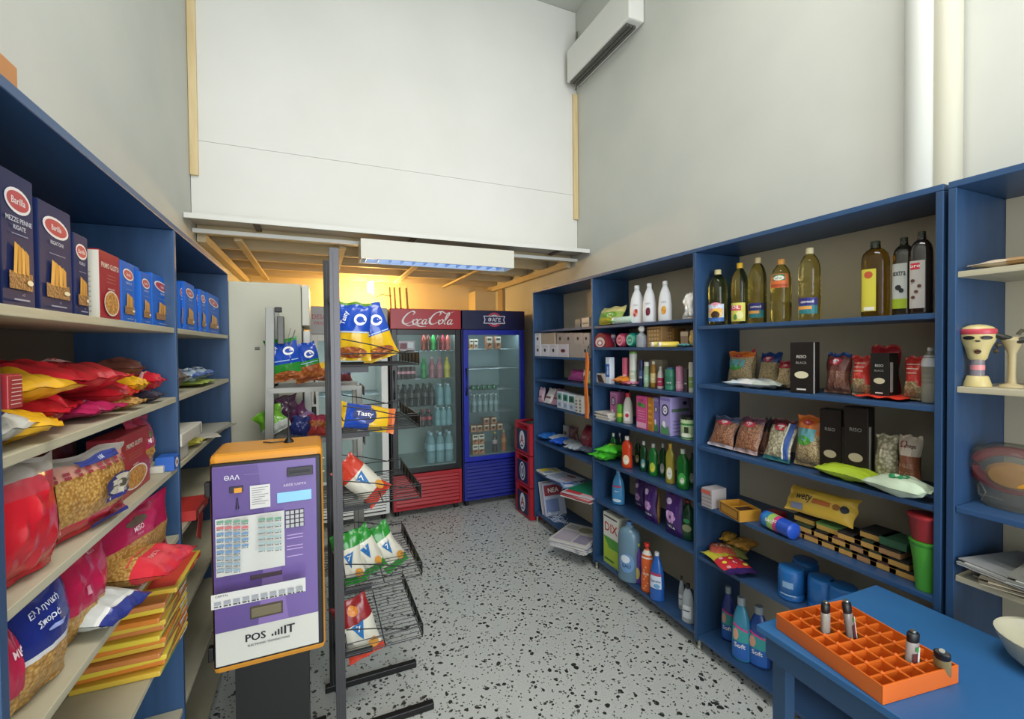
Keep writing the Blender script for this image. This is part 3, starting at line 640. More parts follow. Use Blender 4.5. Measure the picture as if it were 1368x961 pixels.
# beer crates
def crate(z, em, lab):
    x0, x1, y0_, y1_ = 1.765, 2.075, 3.655, 3.985; h = .292
    r = thing('beer_crate', lab, 'crate', ((x0+x1)/2, (y0_+y1_)/2, z), 0, 'red crates stacked by the blue fridge'); b = MB(); m = M('a81f2c', .45)
    hx, hy = (x1-x0)/2, (y1_-y0_)/2; tk = .014
    for (a0, a1, b0, b1) in ((-hx, -hx+tk, -hy, hy), (hx-tk, hx, -hy, hy), (-hx+tk, hx-tk, -hy, -hy+tk), (-hx+tk, hx-tk, hy-tk, hy)): b.box(a0, a1, b0, b1, .004, h-.065, m)
    b.box(-hx+tk, hx-tk, -hy+tk, hy-tk, .004, .02, m)
    for sx_ in (-1, 1):
        for sy_ in (-1, 1): b.box(min(sx_*hx, sx_*(hx-.05)), max(sx_*hx, sx_*(hx-.05)), min(sy_*hy, sy_*(hy-.05)), max(sy_*hy, sy_*(hy-.05)), h-.065, h-.004, m)
    b.build('crate_body', r)
    b = MB(); b.tube([(-hx+.008, -hy+.01, h-.014), (hx-.008, -hy+.01, h-.014), (hx-.008, hy-.01, h-.014), (-hx+.008, hy-.01, h-.014)], .0125, m, 8, True); b.build('rim', r)
    g = Gfx(lambda x, z_, e: (-hx-e, -x, z_)); g.rect(-.115, .025, .115, .225, M('16204e', .5)); g.ell(0, .125, .058, .088, M('dfe3ea', .5)); g.ell(0, .125, .045, .074, M('16204e', .5) if em else M('dfe3ea', .5))
    if em: g.ell(0, .125, .03, .058, M('dfe3ea', .5)); g.ell(0, .125, .014, .034, M('2a3a78', .5))
    else: g.text('A', 0, .13, .085, M('a02436', .5)); g.rect(-.026, .062, .026, .076, M('16204e', .5))
    g.done(r, 'emblem')
    b = MB(); [b.box(-hx+.03+.06*k, -hx+.034+.06*k, -hy+tk, hy-tk, .02, .2, m) for k in range(1, 5)]; o = b.build('divider', r); o['kind'] = 'stuff'
    return r
crate(.003, 0, 'red beer crate with white oval A, bottom of the stack'); crate(.298, 1, 'red beer crate with blue ring emblem, middle of the stack'); crate(.593, 0, 'red beer crate with white oval A, top of the stack')

# --- middle bay
r_pouch('sweet_bag', 'yellow and green printed bag hanging over the left edge of the top shelf', 'bag', 792, 826, 412, ZB[0], .03, .05, zones((.3, film('d8c63c')), (.62, film('9fb85a')), (1, film('d9cf86'))),
        lambda g, w, h: (g.ell(w*.1, h*.45, w*.24, h*.2, film('6cae3c')), g.ell(w*.1, h*.45, w*.14, h*.1, M('dfe8b8')), g.text('fruit', w*.1, h*.45, h*.12, M('2f6b2a'))), seed=41, lean=.35, cr=.007)
o = pouch('green_packet', 'bright green packet lying in front of the white bottles', 'packet', .12, .17, .035, film('7fc24a'), seed=42); lying(o, FR+.02, yat(826, FR+.02, 1.75), ZB[0], .035, -HP+.9)
o = bottle('cream_tube', 'pale green tube lying beside the white bottles', 'tube', pf('can', .024, .15), film('b9cfc0'), capf(.022, .148, .165), M('e2e8e4')); o.location = (FR+.05, yat(846, FR+.05, 1.76), ZB[0]+.026); o.rotation_euler = (-HP, 0, .2)
for xl, xr, yt, c1, c2, lab in [(841, 861, 382, 'e0a090', 'b04038', 'white soap bottle with pink flower print, left of three'), (858, 877, 379, '7a2440', '5a1e34', 'white soap bottle with dark red flower print, middle of three'), (879, 898, 376, 'd98a20', 'e0a83c', 'white soap bottle with orange flower print, right of three')]:
    r_bot('soap_bottle', lab, 'bottle', xl, xr, yt, ZB[0], .03, 'soap', M('e2e4e8', .25), M('eceef0', .3), lambda g, w, h, a=c1, b_=c2: (g.ell(0, h*.30, w*.17, h*.11, M(a)), g.ell(w*.05, h*.35, w*.10, h*.06, M(b_)), g.ell(-w*.06, h*.24, w*.08, h*.05, M(b_)), g.text('SAPO', 0, h*.52, h*.04, M('9a9ca0'), w*.5)),
          sy=.62, capw=.36, capz=(.915, 1.0), group='white soap bottles')
r_pouch('crumpled_bag', 'crumpled white plastic bag propped on its corner at the right', 'bag', 908, 925, 392, ZB[0], .0, .05, film('d9d6d2'), seed=43, cr=.014, taper=.3, nu=12)
# second shelf
r = thing('plate_pack', 'dark red domed pack with white scalloped plate inside', 'pack', (FR+.04, yat(806.5, FR+.04, 1.62), ZB[1]+.001), -HP)
b = MB(); n = 20; vs = [(.085*math.cos(PI*k/n), y, .10*math.sin(PI*k/n)) for y in (-.03, .03) for k in range(n+1)]
b.add(vs, [(k, k+1, n+2+k, n+1+k) for k in range(n)]+[tuple(range(n+1)), tuple(range(2*n+1, n, -1)), (0, n+1, 2*n+1, n)], film('7c2430')); b.build('domed_wrap', r)
g = Gfx(lambda x, z_, e: (x, -.03-e, z_)); g.ell(0, .035, .055, .034, M('d9ccd0')); g.ell(0, .03, .035, .02, M('b06a74')); g.ell(0, .03, .02, .012, M('efe7e8')); g.done(r)
r_bot('small_jar', 'small white jar with a dark lid beside the red domed pack', 'jar', 816, 823, 446, ZB[1], .03, 'tub', M('b9aab8', .3), M('2a2440', .4), capw=.95, capz=(.82, 1.0), bands=[(.3, .7, M('8a6a90'))])
for xl, xr, yt, c, c2, lab in [(823, 833, 445, 'c4476a', 'e596a8', 'pink round roll pack lying end-on'), (834, 849, 444.5, '2ba08c', '7fd2c0', 'teal round roll pack lying end-on')]:
    X0 = FR+.03; Y = yat((xl+xr)/2, X0, 1.62); rr = .046
    r = thing('roll_pack', lab, 'roll', (X0, Y, ZB[1]+rr+.001), -HP); b = MB(); b.lathe([(rr*.8, -.0), (rr, .012), (rr, .1), (rr*.8, .11)], film(c), 24, axis='y'); b.build('roll_wrap', r, smooth=True)
    g = Gfx(lambda x, z_, e: (x, -e-.0005, z_)); g.ell(0, 0, rr*.74, rr*.74, film(c2)); g.ell(0, 0, rr*.5, rr*.5, film(c)); g.text('soft', 0, 0, .014, TEXTW); g.done(r)
X0 = FR+.04; Y = yat(857, X0, 1.63)
bottle('perfume_bottle', 'small glass bottle with a round white ball stopper', 'bottle', [(.03, 0), (.032, .01), (.030, .07), (.012, .088), (.010, .095)], M('c8ccd4', .1, trans=.5), [(.004, .093), (.014, .097), (.021, .112), (.014, .128), (.003, .132)], M('e6e4e0'), lambda g, w, h: g.rect(-w*.3, h*.2, w*.3, h*.6, M('8a8f9c'))).location = (X0, Y, ZB[1]+.001)
for xl, xr, yt, ins, c, lab in [(864, 884, 437, .05, 'b08a5c', 'gold printed gift bag with a dark trim, left of the pair'), (884, 900, 440, .10, 'a17844', 'brown printed carton behind the gold gift bag')]:
    r_carton('gift_box', lab, 'box', xl, xr, yt, ZB[1], ins, .09, c, lambda g, w, h: ([g.ell(w*(-.3+.2*i), h*(.2+.2*j), w*.06, h*.06, M('d6b98a')) for i in range(4) for j in range(4)], g.rect(-w*.5, h*.86, w*.5, h*.9, M('6b4a2a'))))
for k, (px, c, lab) in enumerate([(896, 'dcc95a', 'yellow tube lying at the front beside the gift boxes'), (906, 'd0b84c', 'yellow tube lying nearer the upright')]):
    o = bottle('cream_tube', lab, 'tube', pf('can', .015, .10), film(c), capf(.014, .098, .112), M('d8d2c0')); o.location = (FR+.03, yat(px, FR+.03, 1.60), ZB[1]+.017); o.rotation_euler = (-HP, 0, 1.2)
r_carton('small_box', 'small brown and white box near the right end of the second shelf', 'box', 909, 919, 443, ZB[1], .06, .05, 'a08878', lambda g, w, h: g.rect(-w*.5, h*.7, w*.5, h*.95, M('d4c6b4')))
r_pouch('sachet', 'gold sachet standing against the right upright', 'sachet', 919, 926.5, 442, ZB[1], .03, .02, film('c9a860'), seed=45)
o = pouch('sachet', 'teal sachet lying flat in front of the gold sachet', 'sachet', .06, .10, .012, film('5a9aa0'), seed=46); lying(o, FR+.01, yat(917, FR, 1.59), ZB[1], .012, -HP+1.2)
# third shelf: toiletries
r_carton('pad_pack', 'dark and white pack lying at the left end of the toiletries shelf', 'pack', 796, 808, 500, ZB[2], .03, .08, 'c6bcb0', lambda g, w, h: g.poly([(-w*.2, h*.05), (w*.45, h*.05), (w*.1, h*.9), (-w*.4, h*.9)], M('3a2a2c')))
r_carton('toothpaste_box', 'tall blue and white toothpaste box standing on end', 'box', 809, 814.5, 478, ZB[2], .03, .04, 'd5e0ee', lambda g, w, h: (g.rect(-w*.5, h*.25, w*.5, h*.75, M('2a6cc0')), g.text('dent', 0, h*.5, w*.5, TEXTW, rot=HP)))
o = pouch('wipes_pack', 'orange and red wipes pack lying under the pink tube', 'wipes', .13, .15, .05, zones((.4, film('e08830')), (1, film('d8452c'))), lambda g, w, h: (g.ell(0, h*.5, w*.3, h*.25, film('efc06a')), g.text('baby', 0, h*.5, h*.14, RED)), seed=47); lying(o, FR+.01, yat(822, FR, 1.35), ZB[2], .05, -HP)
o = pouch('wipes_pack', 'pink wipes pack lying beneath the orange one', 'wipes', .12, .14, .022, film('d07a9a'), seed=48); lying(o, FR+.004, yat(832, FR, 1.35), ZB[2], .022, -HP+.15); o.location.x += .02
tl = [(831.5, 840, 478, 'can', 'cf5a78', 'cf5a78', .95, 'tall plain pink tube on the toiletries shelf', (), 1),
      (841, 851, 470, 'can', 'dfe2d8', '78b83a', .98, 'tall white can with a bright green cap', [(.2, .45, M('b8c4ac'))], 1),
      (853.5, 860, 481, 'can', '1f2d5c', '16204a', .95, 'slim navy can beside the white green capped one', [(.3, .6, M('4a5c90'))], 1),
      (860, 868, 484, 'pet', 'b9d6b0', 'e4e8e4', .8, 'clear pale green bottle with a white cap', [(.2, .5, M('9cc8b0'))], 1),
      (869, 877, 483, 'pet', 'b98a3a', 'd8d0b8', .5, 'amber bottle with a pale cap', [(.2, .55, M('d8c48a'))], 1),
      (878, 887, 490, 'soap', 'd8cfd0', 'c8c0c0', .45, 'white pump bottle with a deep pink label', [(.12, .5, M('b8305a'))], 1),
      (888.5, 903, 491, 'tub', '3f8a70', '3a6aa0', .62, 'round green jar with a blue cap', [(.2, .6, M('2f7a60'))], 1),
      (903, 913, 489, 'can', 'cc88ac', 'c2587c', .5, 'pale pink bottle with a deeper pink cap', [(.1, .3, M('dba8c2'))], 1),
      (913.5, 920, 493, 'tube', '3a3238', '5c5054', .6, 'short dark brown bottle beside the pale pink one', (), 1),
      (920, 928, 483, 'can', 'dadcd0', '1c2450', .7, 'white bottle with a navy cap against the upright', [(.15, .5, M('8aa860'))], 1)]
for xl, xr, yt, kd, c, cc, cw, lab, bd, _ in tl:
    r_bot('toiletry_bottle', lab, 'bottle', xl, xr, yt, ZB[2], .04, kd, M(c, .3, trans=.35 if 'clear' in lab or 'amber' in lab else 0), M(cc, .35), bands=bd, capw=cw, capz=(.84, 1.0), grow=1.05,
          gfx=lambda g, w, h: g.text('care', 0, h*.36, h*.06, TEXTW, w*.5))
r_carton('toiletry_box', 'tall pale cardboard box behind the amber bottle', 'box', 868, 884, 481, ZB[2], .16, .05, 'b9ac94')
# fourth shelf: fabric softener cartons
sheets('cloth_pile', 'pile of folded white cloths at the left of the fourth shelf', 'cloths', FR+.09, yat(816, FR+.09, 1.1), ZB[3], .15, .16, 5, ['cfcac2', 'c2bdb4'], -HP, None, None, .009)
def g_q(c1, c2):
    def f(g, w, h): g.rect(-w*.46, h*.9, w*.46, h*.97, M(c2)); g.ell(0, h*.66, w*.33, w*.40, M(c1)); g.ell(0, h*.66, w*.22, w*.29, M('e6e2ee')); g.text('Q', 0, h*.66, w*.34, M(c1)); g.ell(-w*.1, h*.28, w*.16, h*.09, M('e8e8f0')); g.poly([(-w*.45, h*.03), (w*.45, h*.03), (w*.3, h*.26), (0, h*.16), (-w*.3, h*.28)], M('4f8a58'))
    return f
r_carton('softener_carton', 'pink softener carton with dark Q emblem at the back', 'carton', 815, 824, 524, ZB[3], .09, .07, 'cf7ab0', g_q('2a2050', 'dba2cc'))
r_bot('detergent_bottle', 'dark red bottle with a white cap behind the green one', 'bottle', 824, 832, 522, ZB[3], .14, 'dish', M('7a2c3c', .3), WHITE, capw=.6)
r_bot('detergent_bottle', 'round bright green bottle with a yellow band', 'bottle', 824, 834, 540, ZB[3], .03, 'can', M('58a838', .3), M('7cc050', .3), bands=[(.3, .5, M('c8d040'))], capw=.5)
r_bot('detergent_bottle', 'white bottle with a red cap and red flower label', 'bottle', 832, 846, 525, ZB[3], .03, 'soap', M('d2cec8', .3), M('c8283a', .4), lambda g, w, h: (g.rect(-w*.3, h*.1, w*.3, h*.45, M('e8e4e0')), g.ell(0, h*.3, w*.18, h*.07, M('c23040'))), sy=.6, capw=.5, capz=(.86, 1))
r_carton('softener_carton', 'bright pink carton with green leaves on its top', 'carton', 850, 864, 530, ZB[3], .03, .07, 'd04f8c', lambda g, w, h: (g.ell(-w*.15, h*.75, w*.25, h*.07, M('3c7a3a')), g.ell(w*.18, h*.72, w*.22, h*.06, M('4f9444')), g.text('ROSE', 0, h*.88, h*.06, M('8a2050'), w*.6), g.rect(-w*.46, h*.03, w*.46, h*.2, M('e4a8c4')), [g.rect(-w*.3, h*(.3+.08*k), w*.35, h*(.32+.08*k), M('e49abc')) for k in range(4)]))
r_carton('softener_carton', 'orange brown carton beside the bright pink one', 'carton', 865, 872, 532, ZB[3], .03, .07, 'b5782c', lambda g, w, h: [g.rect(-w*.35, h*(.2+.18*k), w*.35, h*(.28+.18*k), M('d69a3c')) for k in range(4)])
r_carton('softener_carton', 'narrow lilac carton with half a Q emblem', 'carton', 873, 880, 532, ZB[3], .04, .07, '8478c0', g_q('2a2050', 'a89ad8'))
r_carton('softener_carton', 'large lilac carton with a round Q emblem and white flower', 'carton', 881.5, 896, 531, ZB[3], .02, .15, 'a196cc', g_q('241c50', '8074b8'), lambda g, d, h: (g.rect(-d*.45, h*.62, d*.4, h*.70, M('5d7060')), g.ell(d*.2, h*.84, d*.12, h*.05, M('2a2448')), [g.rect(-d*.4, h*(.1+.09*k), d*.3, h*(.125+.09*k), M('7a72a8')) for k in range(4)]))
r_bot('wide_pot', 'wide green and white pot with a black lid against the upright', 'pot', 909, 930, 556, ZB[3], .02, 'tub', M('b9d0a0', .35), M('1c2018', .4), lambda g, w, h: (g.rect(-w*.12, h*.32, w*.16, h*.6, M('23331f')), g.rect(-w*.3, h*.12, w*.3, h*.3, M('e4ead8'))), bands=[(.05, .12, M('3c8a4a')), (.62, .7, M('3c8a4a'))], capw=1.0, capz=(.82, 1.0))
# fifth shelf: washing-up liquids
for k, (px, rz_) in enumerate(((800, .1), (808, .4))):
    o = pouch('sponge_bag', ('glossy bright green bag hanging over the left edge of the liquids shelf', 'second bright green bag piled on the first one')[k], 'bag', .15, .19, .06, film('4fbf35', .2), (lambda g, w, h: g.ell(0, h*.5, w*.2, h*.15, film('c6d83c'))) if k else None, seed=50+k, cr=.012); lying(o, FR-.03+.03*k, yat(px, FR, .84), ZB[4]+.045*k, .06, -HP+rz_)
dish = [(815, 824, 579, .06, '1c6a2c', 'dfe4e0', 'green bottle with a white cap behind the bright green bags', '3ca040'), (825, 831, 579, .12, '20402a', 'c8b8b8', 'dark bottle with a pinkish label at the back left', '8a4048'),
        (830.5, 845, 583, .02, 'cc3f1e', 'd8d0cc', 'bright orange red bottle with a cream label', 'e0c8a4'), (848, 856, 587, .12, '25361e', '6a5a4c', 'dark bottle with a brown cap at the back of the row', 'b09a50'),
        (855, 865, 590, .06, '14502c', 'd0d6d4', 'dark green bottle with a pale blue streak label', '5aa0a8'), (866.5, 879, 593, .05, '1f7a34', 'b8c0bc', 'green bottle with a lime and yellow label', 'b8c83c'),
        (881, 890, 593, .08, '12502a', 'd8dcd8', 'green bottle with a grey label and red line', 'b8bab0'), (889, 902, 593, .03, 'a89a3c', 'd0a030', 'olive yellow bottle with a white label and orange cap', 'dcdcc8'),
        (904, 921, 600, .02, '1a6e2c', 'c8d8c8', 'large green bottle with a white cap, nearest of the row', '3fa84a'), (920, 930, 606, .10, '2c5a34', '3a4c38', 'dark green bottle half hidden by the upright', 'a8b8a0')]
for xl, xr, yt, ins, c, cc, lab, lc in dish:
    r_bot('dish_soap_bottle', lab, 'bottle', xl, xr, yt, ZB[4], ins, 'dish', M(c, .18, trans=.12), M(cc, .35), lambda g, w, h, a=lc: (g.ell(0, h*.3, w*.3, h*.17, M(a)), g.ell(w*.03, h*.26, w*.16, h*.08, M('e4d84a' if a == 'b8c83c' else 'dfe2d6')), g.text('liq', 0, h*.3, h*.05, DK, w*.4)), sy=.65, capw=.38, capz=(.88, 1.0), group='washing-up liquid bottles', grow=1.05)
# sixth shelf
r_bot('cleaner_bottle', 'sky blue bottle with a blue cap standing alone', 'bottle', 817, 835, 629, ZB[5], .05, 'soap', M('4a96cc', .2, trans=.1), M('6fa8d4', .35), lambda g, w, h: (g.rect(-w*.4, h*.56, w*.4, h*.62, M('b04468')), g.text('Azur', 0, h*.44, h*.05, TEXTW, w*.6), g.ell(0, h*.14, w*.35, h*.05, M('d0e4f0'))), sy=.7, capw=.3)
def g_flower(g, w, h):
    for k in range(6): g.ell(w*.16*math.cos(k*1.05), h*.42+w*.16*math.sin(k*1.05), w*.13, w*.13, M('c69ad0'))
    g.ell(0, h*.42, w*.07, w*.07, M('6a2c80')); g.ell(-w*.1, h*.76, w*.18, h*.07, M('cdb4dc')); g.text('VIOLA', 0, h*.2, h*.06, TEXTW, w*.6)
for xl, xr, yt, ins, lab in [(845, 857, 640, .12, 'purple refill pack with flower print, back left of three'), (857, 872, 646, .05, 'purple refill pack with flower print, middle of three'), (884, 906, 657, .03, 'purple refill pack with flower print, nearest and largest of three')]:
    r_pouch('refill_pack', lab, 'refill pack', xl, xr, yt, ZB[5], ins, .06, film('45236e'), g_flower, seed=60+xl, group='purple refill packs')
r_bot('cleaner_bottle', 'slim orange brown bottle between the purple packs', 'bottle', 874, 882, 655, ZB[5], .06, 'can', M('b07a42', .3), M('c08a50', .35), bands=[(.2, .8, M('c9985c'))], capw=.6)
r_bot('cleaner_bottle', 'dark green bottle with a red cap against the upright', 'bottle', 909, 929, 668, ZB[5], .05, 'dish', M('1d4a32', .2), M('a83a4a', .4), lambda g, w, h: (g.ell(0, h*.35, w*.35, h*.1, M('9aa47a')), g.ell(0, h*.55, w*.25, h*.06, M('3fa060'))), sy=.7, capw=.35)
# bottom shelf
def g_dix(g, w, h):
    g.rect(-w*.48, h*.55, w*.48, h*.97, M('e6e6e0')); g.rect(-w*.44, h*.92, w*.4, h*.955, M('5a4a50')); g.text('DIX', w*.02, h*.74, h*.17, M('c02434'), w*.82)
    g.poly([(-w*.48, h*.02), (w*.48, h*.02), (w*.48, h*.35), (-w*.1, h*.34), (-w*.48, h*.54)], M('aac63c')); g.poly([(-w*.48, h*.54), (-w*.1, h*.34), (w*.48, h*.35), (w*.48, h*.54)], M('4f9c3c')); g.rect(-w*.4, h*.08, w*.2, h*.12, M('3c6a2a'))
r_carton('detergent_box', 'large green and white detergent box with red letters', 'detergent', 806, 827, 689, ZB[6], .03, .10, 'd9dccc', g_dix)
r_bot('bleach_jug', 'big pale blue jug with a blue cap beside the detergent box', 'bottle', 825, 857, 697, ZB[6], -.01, 'jug', M('6b8aa0', .25, trans=.1), M('4f7ab4', .4), lambda g, w, h: (g.ell(0, h*.35, w*.34, h*.17, M('6a94c4')), g.ell(-w*.05, h*.42, w*.2, h*.07, M('d0dce8')), g.text('EAU', 0, h*.30, h*.06, NAVY, w*.5)), sy=.75, capw=.24)
r_bot('cleaner_bottle', 'purple bottle with a lime cap on the bottom shelf', 'bottle', 846, 859, 726, ZB[6], .01, 'dish', M('5c3c94', .25), M('a8bc4a', .4), lambda g, w, h: g.ell(0, h*.3, w*.28, h*.16, M('c8b460')), sy=.65, capw=.4)
r_bot('toilet_cleaner', 'orange bottle with a white neck and angled red cap', 'bottle', 856, 873, 726, ZB[6], -.005, 'dish', M('d8602a', .3), M('cc3028', .4), lambda g, w, h: ([g.ell(w*(.15*((k*7) % 3)-.15), h*(.1+.07*k), w*.07, h*.018, M('efb070')) for k in range(8)], g.text('duo', 0, h*.45, h*.08, M('f0d8c0'), w*.5)), sy=.65, capw=.42, bands=[(.7, .86, M('dcd8d4'))])
r_bot('cleaner_bottle', 'clear blue bottle with white cap and a script label', 'bottle', 867.5, 888, 738, ZB[6], -.01, 'soap', M('2a62b8', .2, trans=.1), M('c2cad4', .35), lambda g, w, h: (g.rect(-w*.42, h*.3, w*.42, h*.58, M('cfdaea')), g.rect(-w*.42, h*.58, w*.42, h*.64, M('a83a60')), g.text('Supreme', 0, h*.46, h*.07, M('25407c'), w*.7), g.ell(w*.1, h*.36, w*.2, h*.05, M('6aa4d0'))), sy=.7, capw=.3)
for xl, xr, yt, ins, lab in [(906, 915, 770, .05, 'clear flat bottle with a black cap, rear of the pair by the upright'), (910, 928, 780, -.008, 'clear flat bottle with a round black cap, front of the pair by the upright')]:
    r_bot('spirit_bottle', lab, 'bottle', xl, xr, yt, ZB[6], ins, 'soap', M('c4ccd2', .12, trans=.45), BLACK, lambda g, w, h: (g.rect(-w*.35, h*.15, w*.35, h*.5, M('c8ced4')), g.rect(-w*.3, h*.34, w*.2, h*.37, DK)), sy=.6, capw=.32, capz=(.88, 1))

# --- near bay: oils
def g_oil(k):
    def f(g, w, h):
        if k == 0: g.rect(-w*.45, h*.08, w*.45, h*.40, M('c8d4e4')); g.ell(0, h*.33, w*.4, h*.10, M('d88aa0')); g.ell(0, h*.24, w*.4, h*.11, M('e8b83c')); g.ell(0, h*.20, w*.22, h*.07, M('3a2418')); g.rect(-w*.45, h*.08, w*.45, h*.15, M('3a6ab0')); g.text('SOL', 0, h*.36, h*.04, TEXTW)
        if k == 1: g.rect(-w*.45, h*.06, w*.45, h*.37, M('d8d060')); g.rect(-w*.45, h*.24, w*.2, h*.35, M('d4505c')); g.text('OIL', -w*.1, h*.295, h*.06, TEXTW); g.ell(w*.12, h*.16, w*.2, h*.07, M('e8e4a0')); g.ell(-w*.12, h*.13, w*.1, h*.05, M('5a8a3c'))
        if k == 2: g.rect(-w*.46, h*.10, w*.46, h*.33, M('2c7a80')); g.rect(-w*.46, h*.22, w*.46, h*.33, M('2c2a78')); g.rect(-w*.46, h*.165, w*.2, h*.21, M('e0a050')); g.text('cornoil', 0, h*.275, h*.04, TEXTW, w*.7)
        if k == 3: g.rect(-w*.47, h*.57, w*.47, h*.80, M('d8703a')); g.rect(-w*.3, h*.69, w*.3, h*.79, M('3a7a4c')); g.ell(0, h*.73, w*.26, h*.04, M('dfe0d0')); g.text('ελια', 0, h*.73, h*.035, M('2a6a3c')); g.rect(-w*.4, h*.59, w*.4, h*.63, M('b04a28'))
    return f
oilm = M('ecdc8e', .04, kind='liquid')
for xl, xr, yt, ins, kd, k, cc, lab in [(946, 972, 361, .05, 'pet', 0, 'e8d8a0', 'shortest clear oil bottle with a sunflower and blue label'), (976.5, 1000, 352, .07, 'pet', 1, 'e8b830', 'oil bottle with yellow cap and a red and yellow label'),
        (1000, 1024.5, 345, .11, 'oil', 2, 'e8d0a0', 'ribbed oil bottle with navy and teal label, left of two'), (1029, 1058, 347, .08, 'pet', 3, 'e0a050', 'oil bottle with the orange and green label high on its neck'),
        (1066, 1097, 332, .07, 'oil', 2, 'e8dcb0', 'tallest ribbed oil bottle with navy and teal label')]:
    r_bot('oil_bottle', lab, 'bottle', xl, xr, yt, ZCC[0], ins, kd, oilm, M(cc, .4), g_oil(k), capw=.36, capz=(.915, 1.0), group='clear oil bottles on the top shelf')
def g_olive(k):
    def f(g, w, h):
        if k == 0: g.rect(-w*.40, h*.08, w*.1, h*.66, M('c2b83c')); g.ell(-w*.15, h*.58, w*.14, h*.05, M('b0502c')); g.rect(-w*.3, h*.09, w*.05, h*.14, M('dcd8c8'))
        if k == 1: g.rect(-w*.42, h*.10, w*.2, h*.70, M('c8ccc8')); g.rect(-w*.42, h*.10, w*.2, h*.23, M('a8c02c')); g.text('extra', -w*.11, h*.57, h*.07, DK, w*.5); g.ell(-w*.15, h*.38, w*.12, h*.035, DK); g.ell(-w*.03, h*.34, w*.1, h*.03, DK)
        if k == 2: g.rect(-w*.42, h*.08, w*.2, h*.68, M('b8b4b0')); g.rect(-w*.36, h*.57, w*.0, h*.65, M('c8283c')); g.text('oro', -w*.18, h*.61, h*.03, TEXTW); [g.ell(-w*.25+w*.12*(i % 3), h*(.22+.07*i), w*.08, h*.02, M('5a3430')) for i in range(4)]
    return f
for xl, xr, yt, ins, k, c, tr, lab in [(1149, 1190, 323, .05, 0, 'b08a34', .2, 'wide golden olive oil bottle with a yellow label'), (1191, 1224, 318, .09, 1, '2e2a20', .05, 'dark bottle with a white and lime label'), (1214, 1248, 310, .05, 2, '221a16', .05, 'dark brown bottle with a grey label and red square')]:
    r_bot('oil_bottle', lab, 'bottle', xl, xr, yt, ZCC[0], ins, 'jug', M(c, .06, kind='liquid') if tr > .1 else M(c, .10, spec=.8), M('33382c', .45), g_olive(k), sy=.9, sq=3.2, capw=.36, capz=(.895, 1.0), bands=(), grow=.94)
# pulses and rice, upper shelf
rice = M('c8b48c', .35, kind='grain', scale=170, alt='8a7450'); beans = M('a87858', .35, kind='grain', scale=130, alt='6c4434'); wbean = M('c9c2a8', .35, kind='grain', scale=90, alt='7c745c'); brown = M('9a6c54', .35, kind='grain', scale=200, alt='6a4438')
FO, FR_, FN, FRD = film('d8742c'), film('c23a34'), film('22407a'), film('a82a34')
g_field = lambda g, w, h: (g.rect(-w*.44, h*.5, w*.3, h*.74, M('62a0a8')), g.ell(-w*.1, h*.50, w*.3, h*.09, M('4c9a38')), g.ell(-w*.05, h*.86, w*.2, h*.05, M('b83a34')), g.text('Agro', -w*.05, h*.86, h*.04, TEXTW))
g_emb = lambda g, w, h: (g.ell(0, h*.78, w*.26, h*.09, M('c0384a')), g.ell(0, h*.80, w*.13, h*.04, M('e0d0d0')), g.text('Agro', 0, h*.74, h*.035, TEXTW))
g_str = lambda g, w, h: ([g.rect(-w*.3, h*(.6+.1*k), w*.28, h*(.62+.1*k), M('d8c0b0')) for k in range(3)], g.rect(-w*.3, h*.22, w*.3, h*.42, rice))
g_blk = lambda g, w, h: (g.ell(0, h*.36, w*.3, h*.07, M('c8c0a0')), g.text('RISO', 0, h*.72, h*.06, M('b8b4ac'), w*.5), g.text('BLACK', 0, h*.60, h*.045, M('8c8880'), w*.5), g.rect(-w*.2, h*.06, w*.2, h*.09, M('c8c4bc')))
o = pouch('crumpled_bag', 'white and pale blue empty bags crumpled along the shelf edge', 'bag', .17, .26, .03, zones((.3, film('c8d4dc')), (.6, film('dde0e0')), (1, film('b8c0b8'))), lambda g, w, h: g.text('ΡΥΖΙ', 0, h*.55, h*.08, M('8a90b0'), w*.5), seed=70, cr=.0075); lying(o, FR+.085, yat(1003, FR+.05, 1.42)+.13, ZCC[1], .03, PI+.08)
PU = [(966, 998, 472, .12, .06, zones((.34, rice), (.80, rice), (1, FO)), g_field, 'orange topped grain bag with green field picture, far left', .12),
      (999, 1005, 467, .16, .03, zones((.8, rice), (1, FR_)), None, 'orange edged grain bag squeezed behind the field picture bag', .05),
      (1006, 1032, 474, .13, .05, zones((.66, rice), (1, FN)), g_emb, 'navy topped rice bag with a red round emblem', .25),
      (1031, 1052, 486, .09, .05, zones((.7, rice), (1, FRD)), g_emb, 'small tan grain bag with red top leaning on the black pack', .3)]
PU += [(1096, 1128, 474, .08, .06, zones((.55, brown), (.92, film('6a3a34')), (1, FN)), g_emb, 'brown lentil bag with navy top and pale emblem', .1),
      (1131, 1158, 478, .07, .06, zones((.28, rice), (1, FR_)), g_str, 'orange red grain bag left of the red framed pack', .08),
      (1201, 1229, 479, .07, .06, zones((.3, rice), (1, FR_)), g_str, 'orange red grain bag right of the red framed pack', .08)]
for i, (xl, xr, yt, ins, t, m, gf, lab, le) in enumerate(PU): r_pouch('pulse_bag', lab, 'bag', xl, xr, yt, ZCC[1], ins, t, m, gf, lean=le, seed=80+i, cr=.004)
r_carton('rice_pack', 'tall black rice pack with white edge and oval grain picture', 'pack', 1054, 1082, 458, ZCC[1], .03, .07, '1a1614', g_blk, lambda g, d, h: g.rect(-d*.5, 0, -d*.3, h, M('b8b4b0')), tw=.25)
r_pouch('pulse_bag', 'large dark red bag standing behind the small black pack', 'bag', 1158, 1196, 463, ZCC[1], .16, .06, FRD, None, seed=90)
